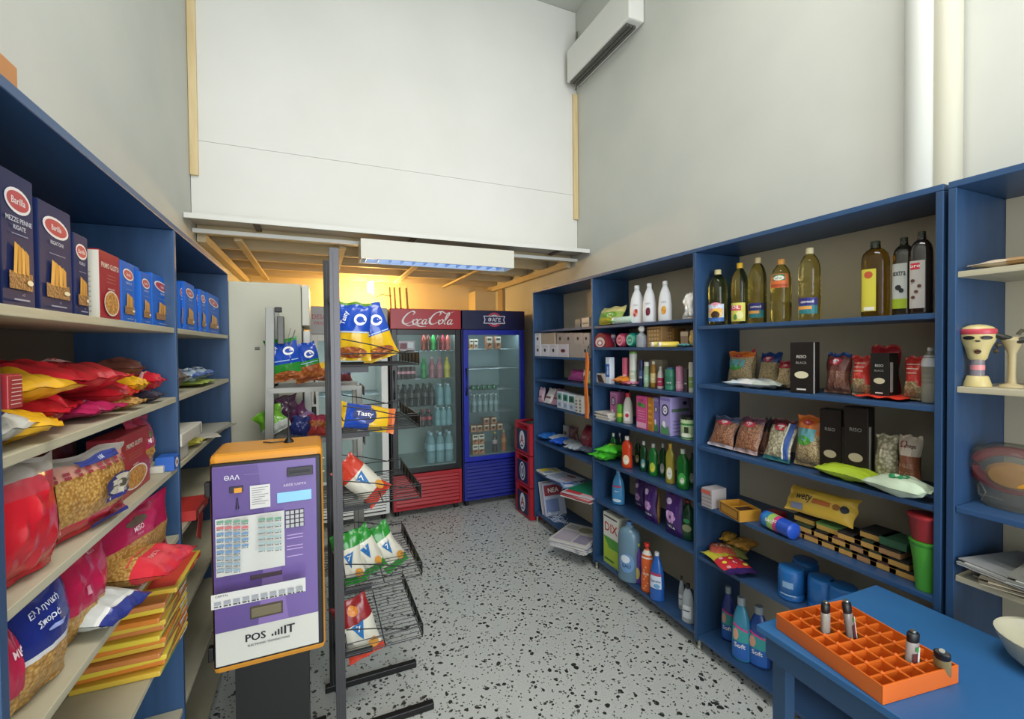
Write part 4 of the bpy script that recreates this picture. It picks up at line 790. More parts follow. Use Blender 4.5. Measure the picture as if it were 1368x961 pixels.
r_carton('rice_pack', 'small black rice pack on a red base in front of the dark red bag', 'pack', 1162, 1188, 473, ZCC[1]+.012, .06, .06, '1c1c1a', g_blk, lambda g, d, h: g.rect(-d*.4, h*.1, -d*.1, h*.8, M('9a9690')))
o = pouch('pulse_bag', 'flat red bag lying under the small black rice pack', 'bag', .15, .16, .012, film('d83c2c'), seed=91, cr=.002); lying(o, FR+.035, yat(1172, FR+.04, 1.40), ZCC[1]-.002, .012, -HP)
r_bot('water_bottle', 'clear ribbed bottle with white label against the right upright', 'bottle', 1230, 1256, 465, ZCC[1], .05, 'oil', M('a8a89c', .12, trans=.45), M('b8bcc0', .3), bands=[(.66, .86, M('b8bcc4'))])
# pulses, second shelf
P2 = [(941, 972, 562, .02, .05, zones((.10, film('b8b0b8')), (.82, beans), (1, film('4a5068'))), g_emb, 'tan lentil bag leaning left, first of the row', .42),
      (974, 1006, 563, .02, .05, zones((.10, film('b8a0a0')), (.82, beans), (1, film('5c3c48'))), g_emb, 'tan lentil bag leaning left, second of the row', .38),
      (1007, 1019, 562, .08, .05, zones((.6, brown), (1, film('3c2c30'))), None, 'narrow dark bag between the lentil and the white bean bags', .3),
      (1014, 1048, 566, .02, .05, zones((.08, film('2c6a70')), (.8, wbean), (1, film('54282c'))), lambda g, w, h: (g_emb(g, w, h), g.rect(w*.30, h*.06, w*.46, h*.9, M('24488c')), g.rect(w*.24, h*.06, w*.29, h*.9, M('c8c8b8'))), 'pale bean bag with a navy stripe down its side', .38),
      (1054, 1091, 560, .05, .07, zones((.62, rice), (1, FO)), g_field, 'grain bag with orange top and green field picture', .15),
      (1162, 1192, 584, .07, .06, wbean, None, 'clear bag of white beans standing beside the brown label pack', .05),
      (1192, 1222, 586, .06, .06, zones((.62, M('7c4a34', .4)), (1, M('b8aca0', .4))), lambda g, w, h: (g.text('Ω', -w*.18, h*.84, h*.12, M('8c2a30')), g.text('mega', w*.14, h*.80, h*.07, M('6a4048'), w*.4), [g.text('ΦΑΚΕΣ', 0, h*(.16+.15*k), h*.08, M('a8846c'), w*.7) for k in range(3)]), 'brown and beige lentil pack with an omega letter', .08)]
for i, (xl, xr, yt, ins, t, m, gf, lab, le) in enumerate(P2): r_pouch('pulse_bag', lab, 'bag', xl, xr, yt, ZCC[2], ins, t, m, gf, lean=le, seed=100+i, cr=.004)
for xl, xr, yt, ins, lab in [(1094, 1121, 548, .075, 'tall black pack with oval grain picture on the second pulse shelf, left of two'), (1126, 1157, 545, .07, 'tall black pack with oval grain picture on the second pulse shelf, right of two')]:
    r_carton('rice_pack', lab, 'pack', xl, xr, yt, ZCC[2], ins, .06, '1a1512', lambda g, w, h: (g.ell(0, h*.32, w*.3, h*.06, M('a89c80')), g.text('RISO', 0, h*.7, h*.05, M('7a7670'), w*.5)), lambda g, d, h: g.rect(-d*.4, h*.1, -d*.05, h*.75, M('8c8880')), tw=.15, group='black packs on the second pulse shelf')
o = pouch('lime_bag', 'bright lime green packet lying before the black packs', 'bag', .12, .21, .05, film('9cb42c', .3), seed=120, cr=.005); lying(o, FR+.07, yat(1097, FR+.07, 1.1), ZCC[2], .05, PI-.06)
o = pouch('white_bag', 'white and green printed bag lying at the right of the pulses', 'bag', .13, .18, .06, film('b4c4ac', .3), lambda g, w, h: (g.ell(0, h*.5, w*.28, h*.14, M('1f7a48')), g.text('BIO', 0, h*.5, h*.10, TEXTW, rot=-HP)), seed=121, cr=.006); lying(o, FR+.035, yat(1163, FR+.03, 1.1), ZCC[2], .06, PI-.12)
# cleaning goods shelf
r_carton('striped_box', 'white box with red and grey stripes at the left end of the sponge shelf', 'box', 937, 951, 654, ZCC[3], -.01, .10, 'a8a2a4', lambda g, w, h: ([g.rect(-w*.5, h*(.1+.2*k), w*.5, h*(.17+.2*k), M('8c848c')) for k in range(4)], g.rect(-w*.5, h*.75, w*.4, h*.95, M('c05a4a'))))
X0 = FR+.045; Y = yat(988, X0, .82); r = thing('wooden_box', 'open yellow box with dark line border holding small dark items', 'box', (X0, Y, ZCC[3]+.001), -HP-.25); b = MB(); m = M('b8852c', .45); W_, D_, H_ = .15, .11, .052
b.box(-W_/2, W_/2, -D_/2, -D_/2+.005, 0, H_, m); b.box(-W_/2, W_/2, D_/2-.005, D_/2, 0, H_, m); b.box(-W_/2, -W_/2+.005, -D_/2+.005, D_/2-.005, 0, H_, m); b.box(W_/2-.005, W_/2, -D_/2+.005, D_/2-.005, 0, H_, m); b.box(-W_/2+.005, W_/2-.005, -D_/2+.005, D_/2-.005, 0, .004, m); b.build('tray', r)
b = MB(); b.box(-.002, .002, -D_/2+.006, D_/2-.006, .004, H_*.9, m); b.build('divider', r)
g = Gfx(lambda x, z_, e: (x, -D_/2-e, z_)); L_ = M('5c3a18', .5)
for s_a in (-1, 1): x1_, x2_ = sorted((s_a*W_*.44, s_a*W_*.40)); g.rect(x1_, .006, x2_, H_-.006, L_)
g.rect(-W_*.44, .006, W_*.44, .009, L_); g.rect(-W_*.44, H_-.009, W_*.44, H_-.006, L_); g.done(r, 'border_print')
for k in range(5): b = MB(); b.box(.008+.012*k, .017+.012*k, -.04, .04, .006, .044, M(('2c1c14', '4a2c1c')[k % 2], .5)); b.build('dark_insert', r)
Y = yat(1024, FR+.1, .80); r = thing('red_packet', 'small red packet behind the open yellow box', 'packet', (FR+.17, Y, ZCC[3]+.001)); b = MB(); b.box(-.03, .03, -.03, .03, 0, .035, M('a02830', .4)); b.build('wrap', r, bevel=.006); g = Gfx(lambda x, z_, e: (-.03-e, -x, z_)); g.ell(0, .017, .015, .01, M('d88a80')); g.done(r)
# roll of bags
Y = yat(1020, FR+.03, .82); r = thing('bag_roll', 'blue roll of bin bags with green and pink printed sleeve lying on its side', 'roll', (FR+.045, Y, ZCC[3]+.037), -HP-.18)
b = MB(); b.lathe([(.018, -.005), (.034, 0), (.034, .15), (.018, .158)], M('2450b8', .3, bump=.3, scale=60), 24, axis='x'); b.build('roll_body', r, smooth=True)
b = MB(); b.lathe([(.0352, .012), (.0352, .04)], M('2a7ab0', .4), 24, axis='x', cap=False); b.lathe([(.0352, .04), (.0352, .07)], M('9cc060', .4), 24, axis='x', cap=False); b.lathe([(.0352, .07), (.0352, .09)], M('c8407c', .4), 24, axis='x', cap=False); b.build('sleeve', r, smooth=True)
g = Gfx(lambda x, z_, e: (x, -(.0355+e)*math.cos(z_/.0352), (.0355+e)*math.sin(z_/.0352))); g.text('BAGS', .055, .012, .014, TEXTW, rot=HP*0); g.text('X3', .08, .02, .012, TEXTW); g.done(r)
# sponges
SPX = []
def sponge(px, lay, ins, col, top, lab):
    X0 = FR+ins+.05; Y = yat(px, X0, ZCC[3]+.02+.029*lay)
    r = thing('kitchen_sponge', lab, 'sponge', (X0, Y, ZCC[3]+.001+.029*lay), -HP, 'stacked kitchen sponges')
    b = MB(); b.box(-.042, .042, -.05, .05, 0, .020, M(col, .8, kind='mottle', scale=300)); b.build('foam_block', r, bevel=.002)
    b = MB(); b.box(-.042, .042, -.05, .05, .0202, .0275, M(top, .9, kind='mottle', scale=400)); b.build('scouring_pad', r)
    return r
fo = 'c89a50'; tops = ['23221c', '2c3c28', '241e1c', '5c3a34']
rows = {0: [1072, 1095, 1117, 1140, 1165, 1190, 1217], 1: [1085, 1108, 1131, 1155, 1180, 1206], 2: [1131+14, 1168, 1195]}
nm = ['first', 'second', 'third', 'fourth', 'fifth', 'sixth', 'seventh']; ly = ['bottom', 'middle', 'upper']
for L__, xs in rows.items():
    for i, px in enumerate(xs): sponge(px, L__, .065, fo if (i+L__) % 4 else 'b08458', tops[(i*3+L__) % 4], 'yellow sponge with dark pad, %s from the left in the %s layer' % (nm[i], ly[L__]))
sponge(1084, 2, .09, 'd0a850', '23221c', 'lone yellow sponge under the left half of the long yellow pack'); sponge(1115, 2, .08, 'cca24c', '5c8a44', 'yellow sponge with a bright green pad under the long yellow pack')
sponge(1176, 3, .085, 'd0a258', '23221c', 'single yellow sponge topmost on the sponge stack'); sponge(1203, 3, .075, '3c6a4c', '3c6a4c', 'green sponge lying on the right end of the stack')
o = pouch('wipes_pack', 'long yellow wipes pack with black letters on top of the sponges', 'wipes', .115, .27, .045, film('c8a43c', .3), lambda g, w, h: (g.text('wety', -w*.05, h*.27, w*.34, DK, h*.26, rot=HP), g.rect(-w*.1, h*.42, w*.08, h*.68, M('a85c28')), g.ell(0, h*.76, w*.12, w*.12, M('8a5a20')), g.ell(0, h*.86, w*.14, h*.05, DK), g.rect(w*.2, h*.1, w*.42, h*.3, M('7a84a0'))), seed=131, cr=.003)
ln = Vector((-.85, 0, .53)).normalized(); lz = Vector((0, -1, .04)).normalized(); lx = (-ln).cross(lz).normalized()
o.location = (FR+.10, yat(1050, FR+.08, .9), ZCC[3]+.150); o.rotation_euler = Matrix(((lx.x, -ln.x, lz.x), (lx.y, -ln.y, lz.y), (lx.z, -ln.z, lz.z))).to_euler()
# hanging gloves / pots at the right end
for z_, c, c2, h_, lab in [(.835, 'a02c30', '7c2024', .10, 'dark red plastic cup upside down above the green one'), (.782, '4c9a34', '3f8a2c', .0, '')]:
    pass
r = bottle('plastic_cup', 'tall bright green plastic cup against the right upright', 'cup', [(.026, 0), (.033, .09), (.042, .155)], M('4a9a30', .4), [(.042, .15), (.045, .156), (.045, .162), (.038, .164)], M('3f8a2c', .4), None); r.location = (FR+.045, yat(1237, FR+.045, .86), ZCC[3]+.001)
r = bottle('plastic_cup', 'dark red plastic cup nested in the green one by the upright', 'cup', [(.036, 0), (.044, .07), (.046, .078)], M('8c2428', .45), [(.046, .072), (.049, .076), (.049, .082), (.04, .084)], M('a02c30', .4), lambda g, w, h: g.rect(-.03, .03, -.01, .05, M('c8c0bc'))); r.location = (FR+.045, yat(1237, FR+.045, .98), ZCC[3]+.167)
# lower shelf
LW = [(970, .06, 'c8604a', 'orange red packet with silver ends on the lower shelf', -HP+.9, .13, .16, .05, .0), (978, .10, '7c8048', 'olive packet lying behind the orange red one', -HP+.6, .13, .17, .05, .0), (985, .13, 'b8863c', 'yellow brown packet tipped over at the back of the lower shelf', -HP+.2, .10, .13, .04, .05),
      (970, .14, 'c89a3c', 'yellow packet on top of the olive one', -HP+.5, .07, .12, .035, .052), (990, .04, 'c8a850', 'orange packet half under the sweets bag', -HP+1.0, .10, .15, .03, .0)]
for i, (px, ins, c, lab, rz_, w_, h_, t_, dz) in enumerate(LW):
    o = pouch('biscuit_packet', lab, 'packet', w_, h_, t_, film(c), (lambda g, w, h: g.text('TAK', 0, h*.5, w*.25, M('e0c8a0'))) if i == 0 else None, seed=140+i, cr=.006); lying(o, FR+ins, yat(px, FR+ins, .53), ZCC[4]+dz, t_, rz_)
o = pouch('sweets_bag', 'red and yellow sweets bag with purple edge at the front of the lower shelf', 'bag', .15, .24, .04, zones((.12, film('38245c')), (.55, film('c8323c')), (1, film('c8c03c'))), lambda g, w, h: [g.ell(w*(.3*((k*5) % 3)-.3), h*(.18+.05*k), w*.07, w*.07, M(('e8a0a0', 'e8d850')[k % 2])) for k in range(7)], seed=150, cr=.005); lying(o, FR+.01, yat(995, FR+.02, .52), ZCC[4], .04, -HP+1.25)
tubr = .05
for i, (px, ins, dz, lab) in enumerate([(1057, .02, 0, 'blue plastic tub with white label, front left of four'), (1076, .14, 0, 'blue plastic tub, back row behind the front left one'), (1098, .05, 0, 'blue plastic tub, second in the front row'), (1126, .06, 0, 'blue plastic tub half hidden by the table corner')]):
    X0 = FR+ins+.05; o = bottle('blue_tub', lab, 'tub', pf('tub', tubr, .135), M('2468b0', .3), capf(.047, .118, .132), M('2c74bc', .3), (lambda g, w, h: (g.rect(-w*.2, h*.45, w*.2, h*.66, M('8cb0d8')), g.rect(-w*.3, h*.2, w*.3, h*.23, M('a8c4e0')))) if i == 0 else None, group='blue tubs on the lower shelf'); on_r(o, X0, yat(px, X0, .58), ZCC[4], 0, .35)
# bottom shelf softeners
for i, (xl, xr, yt, ins, lab) in enumerate([(963, 983, 784, .08, 'navy and pink softener bottle with grey cap, rear left of three'), (977, 1004, 798, .02, 'blue and pink softener bottle with grey cap, front and centre'), (998, 1030, 810, .06, 'blue softener bottle partly hidden under the table corner')]):
    r_bot('softener_bottle', lab, 'bottle', xl, xr, yt, ZCC[5], ins, 'soap', M(('2c3a84', '3a88a8', '2a4a90')[i], .25), M('8c98a0', .4), lambda g, w, h: (g.rect(-w*.45, h*.05, w*.45, h*.34, M('2a62b4')), g.rect(-w*.45, h*.34, w*.45, h*.58, M('3a9c9c')), g.poly([(-w*.45, h*.60), (w*.45, h*.52), (w*.45, h*.56), (-w*.45, h*.64)], M('c83c8c')), g.ell(-w*.22, h*.46, w*.16, h*.10, M('d8a088')), g.text('Soft', 0, h*.28, h*.08, TEXTW, w*.6)), sy=.65, capw=.40, capz=(.88, 1), group='softener bottles on the bottom shelf')
# paint chips
for i, (px, py, Z_) in enumerate([(1071, 727, ZCC[3]), (1140, 755, ZCC[3]), (1150, 761, ZCC[3]), (1196, 779, ZCC[3]), (1210, 784, ZCC[3]), (1222, 790, ZCC[3])]): pass

# --- nearest bay
Y = yat(1345, FR+.10, 1.83); o = pouch('flat_packet', 'flat white and brown packet on the top pale shelf', 'packet', .09, .17, .02, zones((.5, film('c8b8a0')), (1, film('b08c60'))), seed=160, cr=.003); lying(o, FR+.08, Y+.06, ZD[0], .02, PI-.1)
X0, Y = FR+.06, yat(1306, FR+.06, 1.55)
r = thing('toy_figure', 'cream toy head with red headband and dark eyes on a clear tube stand', 'toy', (X0, Y, ZD[1]+.001), -HP+.35); m = M('c8b880', .4)
b = MB(); b.lathe([(.032, 0), (.030, .01), (.024, .03), (.022, .032)], m, 20); b.build('base', r, smooth=True)
b = MB(); b.lathe([(.016, .032), (.016, .09)], M('b8b0b8', .1, trans=.6), 16); b.build('clear_tube', r, smooth=True); b = MB(); b.lathe([(.0165, .05), (.0165, .065)], M('d88a8c', .4), 16, cap=False); b.build('pink_ring', r, smooth=True)
hp = [(.012, .075), (.021, .085), (.024, .10), (.030, .12), (.039, .14), (.041, .155), (.040, .17), (.034, .18), (.018, .187), (.004, .189)]
b = MB(); b.lathe(hp, m, 24, 1, .85); b.build('head', r, smooth=True)
b = MB(); b.lathe([(.0405, .158), (.0425, .162), (.0415, .172), (.039, .175)], M('b8404c', .4), 24, 1, .85, cap=False); b.build('headband', r, smooth=True)
g = Gfx(lambda x, z_, e: (x, -.85*math.sqrt(max(0, (lambda R_: R_*R_-x*x)([a[0] for a in hp if a[1] >= z_-.008][0]+.002)))-e, z_))
for s_a in (-1, 1): g.ell(s_a*.019, .148, .013, .006, M('1c1814'))
g.ell(0, .138, .006, .003, M('3a2c20')); g.ell(0, .106, .008, .007, M('4a2c20')); g.done(r, 'face_print')
b = MB(); b.lathe([(.004, 0), (.010, .006), (.004, .014)], M('3a3428', .5), 10, axis='x', c=(.036, .0, .125)); b.lathe([(.004, 0), (.009, .006), (.004, .012)], M('3a3428', .5), 10, axis='x', c=(.032, .0, .108)); b.build('ear', r, smooth=True)
X0, Y = FR+.09, yat(1352, FR+.09, 1.55); r = thing('toy_figure', 'pale toy with dark curled top on a slim stem beside the head toy', 'toy', (X0, Y, ZD[1]+.001), -HP+.35)
b = MB(); b.lathe([(.028, 0), (.026, .006), (.010, .012), (.008, .03), (.009, .10), (.018, .125), (.024, .14), (.016, .15)], M('b8a880', .45), 18); b.build('stem', r, smooth=True)
b = MB(); b.tube([(-.045, -.01, .145), (-.03, -.012, .155), (-.01, -.012, .145), (.01, -.012, .137), (.03, -.012, .142)], .009, M('23241f', .4), 8); b.tube([(.01, -.012, .155), (.018, -.012, .168), (.03, -.012, .165), (.03, -.012, .155)], .005, M('4a4430', .4), 8); b.build('curled_top', r, smooth=True)
X0, Y = FR+.12, yat(1352, FR+.12, 1.2); r = thing('toy_bag', 'clear bag holding a red ring and orange toy shape', 'toy', (X0, Y, ZD[2]+.001), -HP)
b = MB(); n = 20; b.tube([(.085*math.cos(2*PI*k/n), 0, .115+.058*math.sin(2*PI*k/n)) for k in range(n)], .015, M('b02838', .35), 8, True); b.build('red_ring', r, smooth=True)
b = MB(); b.lathe([(.004, -.02), (.044, -.016), (.056, 0), (.044, .016), (.004, .02)], M('d8962c', .4), 20, 1.1, .72, axis='y', c=(.012, -.03, .105)); b.build('orange_shape', r, smooth=True)
b = MB(); b.lathe([(.06, .001), (.075, .03), (.08, .08), (.104, .12), (.09, .17), (.04, .195)], M('b8b8b0', .12, trans=.82, bump=.5, scale=40), 20, 1, .62); b.build('clear_bag', r, smooth=True)
r = thing('string_bit', 'short looped white string on the blue upright beside the toy bag', 'string', (FR+.13, .70, ZD[2]+.002)); b = MB(); b.tube([(0, 0, .003), (0, -.01, .03), (0, .004, .06), (.0, .008, .05), (0, .006, .02), (.02, -.01, .015), (.05, -.03, .004)], .0022, M('c8ccd0', .6), 5); b.build('string', r)
R4 = random.Random(8)
for i, (dy, c, c2, lab) in enumerate([(.02, '7c7668', '9a968a', 'dull grey newspaper at the bottom of the pile on the pale shelf'), (.0, 'a89e88', '6a6456', 'yellowed newspaper in the middle of the pile'), (-.03, 'c4c6c4', '8a8c8c', 'white newspaper with photo lying on top of the pile'), (.05, 'a8aaa4', '74746c', 'grey newspaper folded at the far side of the pile')]):
    sheets('newspaper', lab, 'newspaper', FR+.13-.02*i, .50-dy, ZD[3]+.019*i, .36-.03*i, .24, 4, [c, c2], -HP+R4.uniform(-.25, .25), 'newspapers on the pale shelf', lambda g, w, d, a=c2: [g.rect(-w*.42, -d*.4+d*.16*k, w*(.1 if k % 2 else .4), -d*.4+d*.16*k+d*.07, M(a)) for k in range(5)], .0032)

# ================================================================ table with orange rack
r = thing('blue_table', 'blue painted low table in front of the right shelves', 'table', (1.5, .45, 0), 0); o_ = (1.5, .45, 0)
TT = Matrix.Translation((1.5, .45, 0)) @ Matrix.Rotation(-.03, 4, 'Z')
b = MB(); b.box(-.305, .275, -.48, .48, .73, .75, M('2f679c', .45, kind='streak', scale=-25, alt='295c90'), TT); b.build('table_top', r, o_, bevel=.003)
b = MB(); b.box(-.29, .26, -.46, .46, .66, .729, M('27486c', .5), TT); b.build('apron', r, o_)
for sx_ in (-1, 1):
    for sy_ in (-1, 1): b = MB(); b.box(sx_*.24-.02, sx_*.24+.02, sy_*.44-.02, sy_*.44+.02, .001, .659, M('27486c', .5), TT); b.build('leg', r, o_)
c1, c2, c3 = P(1037, 822, Z=.79), P(1124, 804, Z=.79), P(1225, 866, Z=.79)
ux = (c2-c1); wR = ux.length; ux.normalize(); uy = (c3-c2); lR = .30; uy.normalize(); ang = math.atan2(ux.y, ux.x)
r = thing('orange_rack', 'orange plastic crate with a grid of pockets lying on the blue table', 'rack', (c1.x, c1.y, .7508), ang)
# local x along c1->c2, local -y towards the camera
m = M('d2661f', .4); b = MB(); Hh = .045; nx, ny = 5, 8; L_ = lR
b.box(0, wR, -L_, 0, 0, .004, m); t_ = .004
b.box(0, wR, -t_, 0, .004, Hh, m); b.box(0, wR, -L_, -L_+t_, .004, Hh, m); b.box(0, t_, -L_+t_, -t_, .004, Hh, m); b.box(wR-t_, wR, -L_+t_, -t_, .004, Hh, m); b.build('crate_shell', r, bevel=.001)
b = MB()
for i in range(1, nx): b.box(wR*i/nx-.0035, wR*i/nx+.0035, -L_+t_, -t_, .004, Hh-.006, m)
for j in range(1, ny): 
    for i in range(nx): b.box(wR*i/nx+.004, wR*(i+1)/nx-.004, -L_*j/ny-.003, -L_*j/ny+.003, .004, Hh-.007, m)
    for i in range(1, nx): b.lathe([(.006, .004), (.006, Hh-.004), (.002, Hh)], m, 6, c=(wR*i/nx, -L_*j/ny, 0))
o = b.build('pocket_grid', r); o['kind'] = 'stuff'
RA = Matrix.Translation(Vector((c1.x, c1.y, .7508))) @ Matrix.Rotation(ang, 4, 'Z')
def clip(i, j, tilt, tz, tone, lab, h_=.085, kind=0):
    p = RA @ Vector((wR*(i+.5)/nx, -L_*(j+.5)/ny, .0055)); r = thing('lighter_tube', lab, 'bottle', p, tz, None, tilt)
    b = MB(); b.lathe([(.012, 0), (.0145, .003), (.0145, h_*.7), (.013, h_*.74)], M(tone, .15, trans=.25), 14, 1.15, .75); b.build('clear_body', r, smooth=True)
    b = MB(); b.lathe([(.013, h_*.74), (.0138, h_*.76), (.0138, h_*.92), (.011, h_*.95)], BLACK, 14, 1.15, .75); b.build('black_cap', r, smooth=True)
    b = MB(); b.lathe([(.0060, h_*.95), (.0068, h_*.97), (.0060, h_)], M('b8b8b4', .2, .9), 12); b.build('metal_tip', r, smooth=True)
    if kind: g = Gfx(lambda x, z_, e: (x, -.0112-e, z_)); g.rect(-.010, h_*.05, .002, h_*.5, M('5c2a30')); g.rect(.003, h_*.02, .008, h_*.66, M('d8dcd8')); g.rect(-.004, h_*.56, .004, h_*.66, M('2c8a3c')); g.done(r)
    return r
clip(1, 2, .0, .2, 'a8a49c', 'clear glittery tube with a black cap, first standing in the orange crate', .115); clip(2, 3, -.12, .2, '8c8480', 'clear tube with dark label, green dot and black cap in the orange crate', .125, 1)
clip(3, 6, .05, -.3, 'b0a8a4', 'clear tube with a slanted label leaning right in the orange crate', .11, 1); clip(4, 7, .45, -1.2, '9c8c60', 'clear tube with a red band lying over near the crate edge', .10)
cb = P(1350, 866, Z=.80)
r = thing('cream_bowl', 'cream round bowl rim at the lower right corner behind the table', 'bowl', (cb.x+.06, cb.y-.06, .7508)); b = MB(); b.lathe([(.05, 0), (.085, .03), (.105, .075), (.108, .085), (.102, .083), (.08, .035), (.03, .008)], M('b8b49c', .4), 32, cap=False); b.build('bowl_body', r, smooth=True)

# ================================================================ goods on the left shelves
NB = M('1a2654', .5, spec=.22); BB = M('2062c0', .5, spec=.25)
pasta = M('d9a048', .4, kind='grain', scale=110, alt='a86c28'); pastaF = M('c9a05c', .3, kind='grain', scale=150, alt='94682f'); clearf = M('b8b0a8', .2, trans=.35, bump=.3, scale=50)
def g_bar(title, two=None, dark=True):
    def f(g, w, h):
        s0 = M('e8e4e4', .35); s1 = M('b8323c', .35)
        g.ell(0, h*.80, w*.40, h*.095, s0, rot=-.06); g.ell(0, h*.80, w*.34, h*.072, s1, rot=-.06); g.text('Barilla', 0, h*.80, h*.052, s0, w*.52)
        g.text(title, 0, h*.655, h*.036, M('c8ccd8'), w*.8)
        if two: g.text(two, 0, h*.60, h*.034, M('c8ccd8'), w*.6)
        g.rect(-w*.25, h*.545, w*.25, h*.552, M('8c94b0'))
        g.rect(-w*.36, h*.14, w*.36, h*.27, M('b88a4c', .4, kind='grain', scale=200, alt='8a5a2c'))
        for k in range(4): g.poly([(w*(-.24+.12*k), h*.26), (w*(-.14+.12*k), h*.25), (w*(-.08+.10*k), h*(.47-.02*k)), (w*(-.19+.10*k), h*(.49-.015*k))], M(('dca03c', 'c98a2c')[k % 2], .4))
        g.ell(w*.24, h*.20, w*.1, h*.02, M('efe0b8')); g.rect(-w*.28, h*.055, w*.2, h*.067, M('9aa0b8')); g.text('n.2', 0, h*.10, h*.02, M('9aa0b8'))
    return f
def g_barside(g, d, h): g.text('PASTA', 0, h*.3, d*.35, M('5c74a8'), h*.3, rot=HP); g.rect(-d*.3, h*.04, d*.3, h*.10, M('8c94b0'))
def l_carton(name, label, cat, xl, xr, yt, z, ins, d, col, gfx=None, side=None, group=None, tw=0, mat=None):
    X, Y, w, h = ls(xl, xr, yt, z, ins)
    return on_l(carton(name, label, cat, w*.98, d, h, col, gfx, side, group, mat=mat), X-d/2, Y, z, 0, tw)
def l_pouch(name, label, cat, xl, xr, yt, z, ins, t, mat, gfx=None, lean=0, seed=0, group=None, tw=0, roll=0, **k):
    X, Y, w, h = ls(xl, xr, yt, z, ins); h = h/max(.3, math.cos(lean))
    o = pouch(name, label, cat, w, h, t, mat, gfx, group=group, seed=seed, **k)
    o.location = (X-t/2*math.cos(lean)-.004, Y, z+.003+abs(math.sin(roll))*w/2); o.rotation_euler = Matrix.Rotation(HP+tw, 3, 'Z').__matmul__(Matrix.Rotation(-lean, 3, 'X')).__matmul__(Matrix.Rotation(roll, 3, 'Y')).to_euler(); return o
z = ZL[0]
for xl, xr, yt, ti, tw2, lab in [(1, 46, 235, 'MEZZE PENNE', 'RIGATE', 'dark navy penne box with red oval, nearest on the top left shelf'), (52, 96, 278, 'RIGATONI', None, 'dark navy rigatoni box with red oval, second on the top left shelf'), (99, 118, 316, 'FUSILLI', None, 'narrow dark navy pasta box beside the white and red box')]:
    l_carton('pasta_box', lab, 'pasta box', xl, xr, yt, z, .035, .062, '1f2b58', g_bar(ti, tw2), g_barside, 'navy pasta boxes', mat=NB)
def g_primo(g, w, h):
    c = M('e4d8c8', .4); g.text('PRIMO GUSTO', 0, h*.80, h*.08, c, w*.86); [g.rect(-w*.2, h*(.56+.05*k), w*.25, h*(.565+.05*k), M('c88a7c')) for k in range(3)]
    g.text('PENNE RIGATE', 0, h*.46, h*.026, c, w*.6); g.ell(0, h*.25, w*.37, h*.19, c); g.ell(0, h*.25, w*.33, h*.168, pasta)
def g_white(g, d, h): g.rect(-d*.49, h*.01, d*.49, h*.99, M('cfcabc')); g.text('PRIMO', 0, h*.9, h*.03, M('6a3a3a'), d*.5); [g.rect(-d*.3, h*(.1+.07*k), d*.25, h*(.12+.07*k), M('a8a498')) for k in range(9)]
X, Y, w_, h_ = ls(133, 160, 340, z, .03)
on_l(carton('pasta_box', 'red pasta box with pale side and round window on the top left shelf', 'pasta box', w_, .06, h_, 'a02830', g_primo, g_white, mat=M('9c2630', .5, spec=.25)), X-.03, Y, z)
bl = [(162, 180, 352, 'light blue pasta box with red oval right after the red box', 0), (181, 187, 358, 'light blue pasta box squeezed behind its neighbour', .02), (188, 201, 366, 'light blue pasta box before the wide farfalle box', 0), (203, 228, 371, 'wide light blue pasta box with red oval, last before the upright', 0),
      (240, 246, 379, 'light blue pasta box just past the upright, first of the far bay', .01), (247, 260, 380, 'light blue pasta box, second of the far bay', 0), (262, 267, 388, 'thin light blue pasta box in the middle of the far bay', .01), (268, 275, 389, 'light blue pasta box, fourth of the far bay', 0), (277, 293, 395, 'light blue pasta box at the right end of the far bay', 0)]
for xl, xr, yt, lab, ins in bl: l_carton('pasta_box', lab, 'pasta box', xl, xr, yt, z, .03+ins, .06, '2568c4', g_bar('PASTA N.%d' % (xl % 90)), g_barside, 'light blue pasta boxes', mat=BB)
# second shelf: big red bags lying, yellow ones in front
z = ZL[1]
l_carton('red_card', 'red carton with white print at the near end of the second left shelf', 'box', 9, 29, 502, z+.07, .0, .05, '9c2c30', lambda g, w, h: [g.rect(-w*.4, h*(.12+.12*k), w*.3, h*(.145+.12*k), M('d0b0a8')) for k in range(7)])
o = pouch('navy_bag', 'navy and white bag lying under the red carton at the near end', 'bag', .14, .18, .06, zones((.2, film('b8b8b0')), (1, film('262c58'))), seed=200); lying(o, LX-.004, .985, z, .06, HP)
RDG = film('c22430', .2)
g_lake = lambda g, w, h: (g.ell(0, h*.5, w*.30, h*.10, M('d8a8a4')), g.text('PASTA', 0, h*.5, h*.06, M('b8283a'), w*.5), g.rect(-w*.4, h*.72, w*.4, h*.74, M('d89a94')))
for i, (Y_, ins, dz, w_, h_, rz, lab) in enumerate([(1.22, .03, .0, .19, .235, HP+.25, 'glossy red bag lying on the second left shelf, nearest of the heap'), (1.38, .02, .05, .19, .235, HP-.15, 'glossy red bag lying across the top of the heap'), (1.53, .02, .0, .17, .21, HP+.1, 'glossy red bag at the right side of the heap'), (1.30, .05, .055, .18, .21, HP+.45, 'glossy red bag at the back of the heap')]):
    o = pouch('pasta_bag', lab, 'bag', w_, h_, .075, RDG, g_lake if i in (1, 2) else None, seed=210+i, cr=.007, group='red bags heaped on the second left shelf'); lying(o, LX-ins, Y_, z+dz, .075, rz)
o = pouch('pasta_bag', 'deep pink bag with white letters at the front of the red heap', 'bag', .16, .22, .035, film('b02a5c', .2), lambda g, w, h: g.text('ΜΕΛΙ', 0, h*.3, h*.08, M('e0b0c0'), w*.6), seed=216, cr=.006); lying(o, LX-.005, 1.335, z, .035, HP-.1)
YE = film('d9a422', .25)
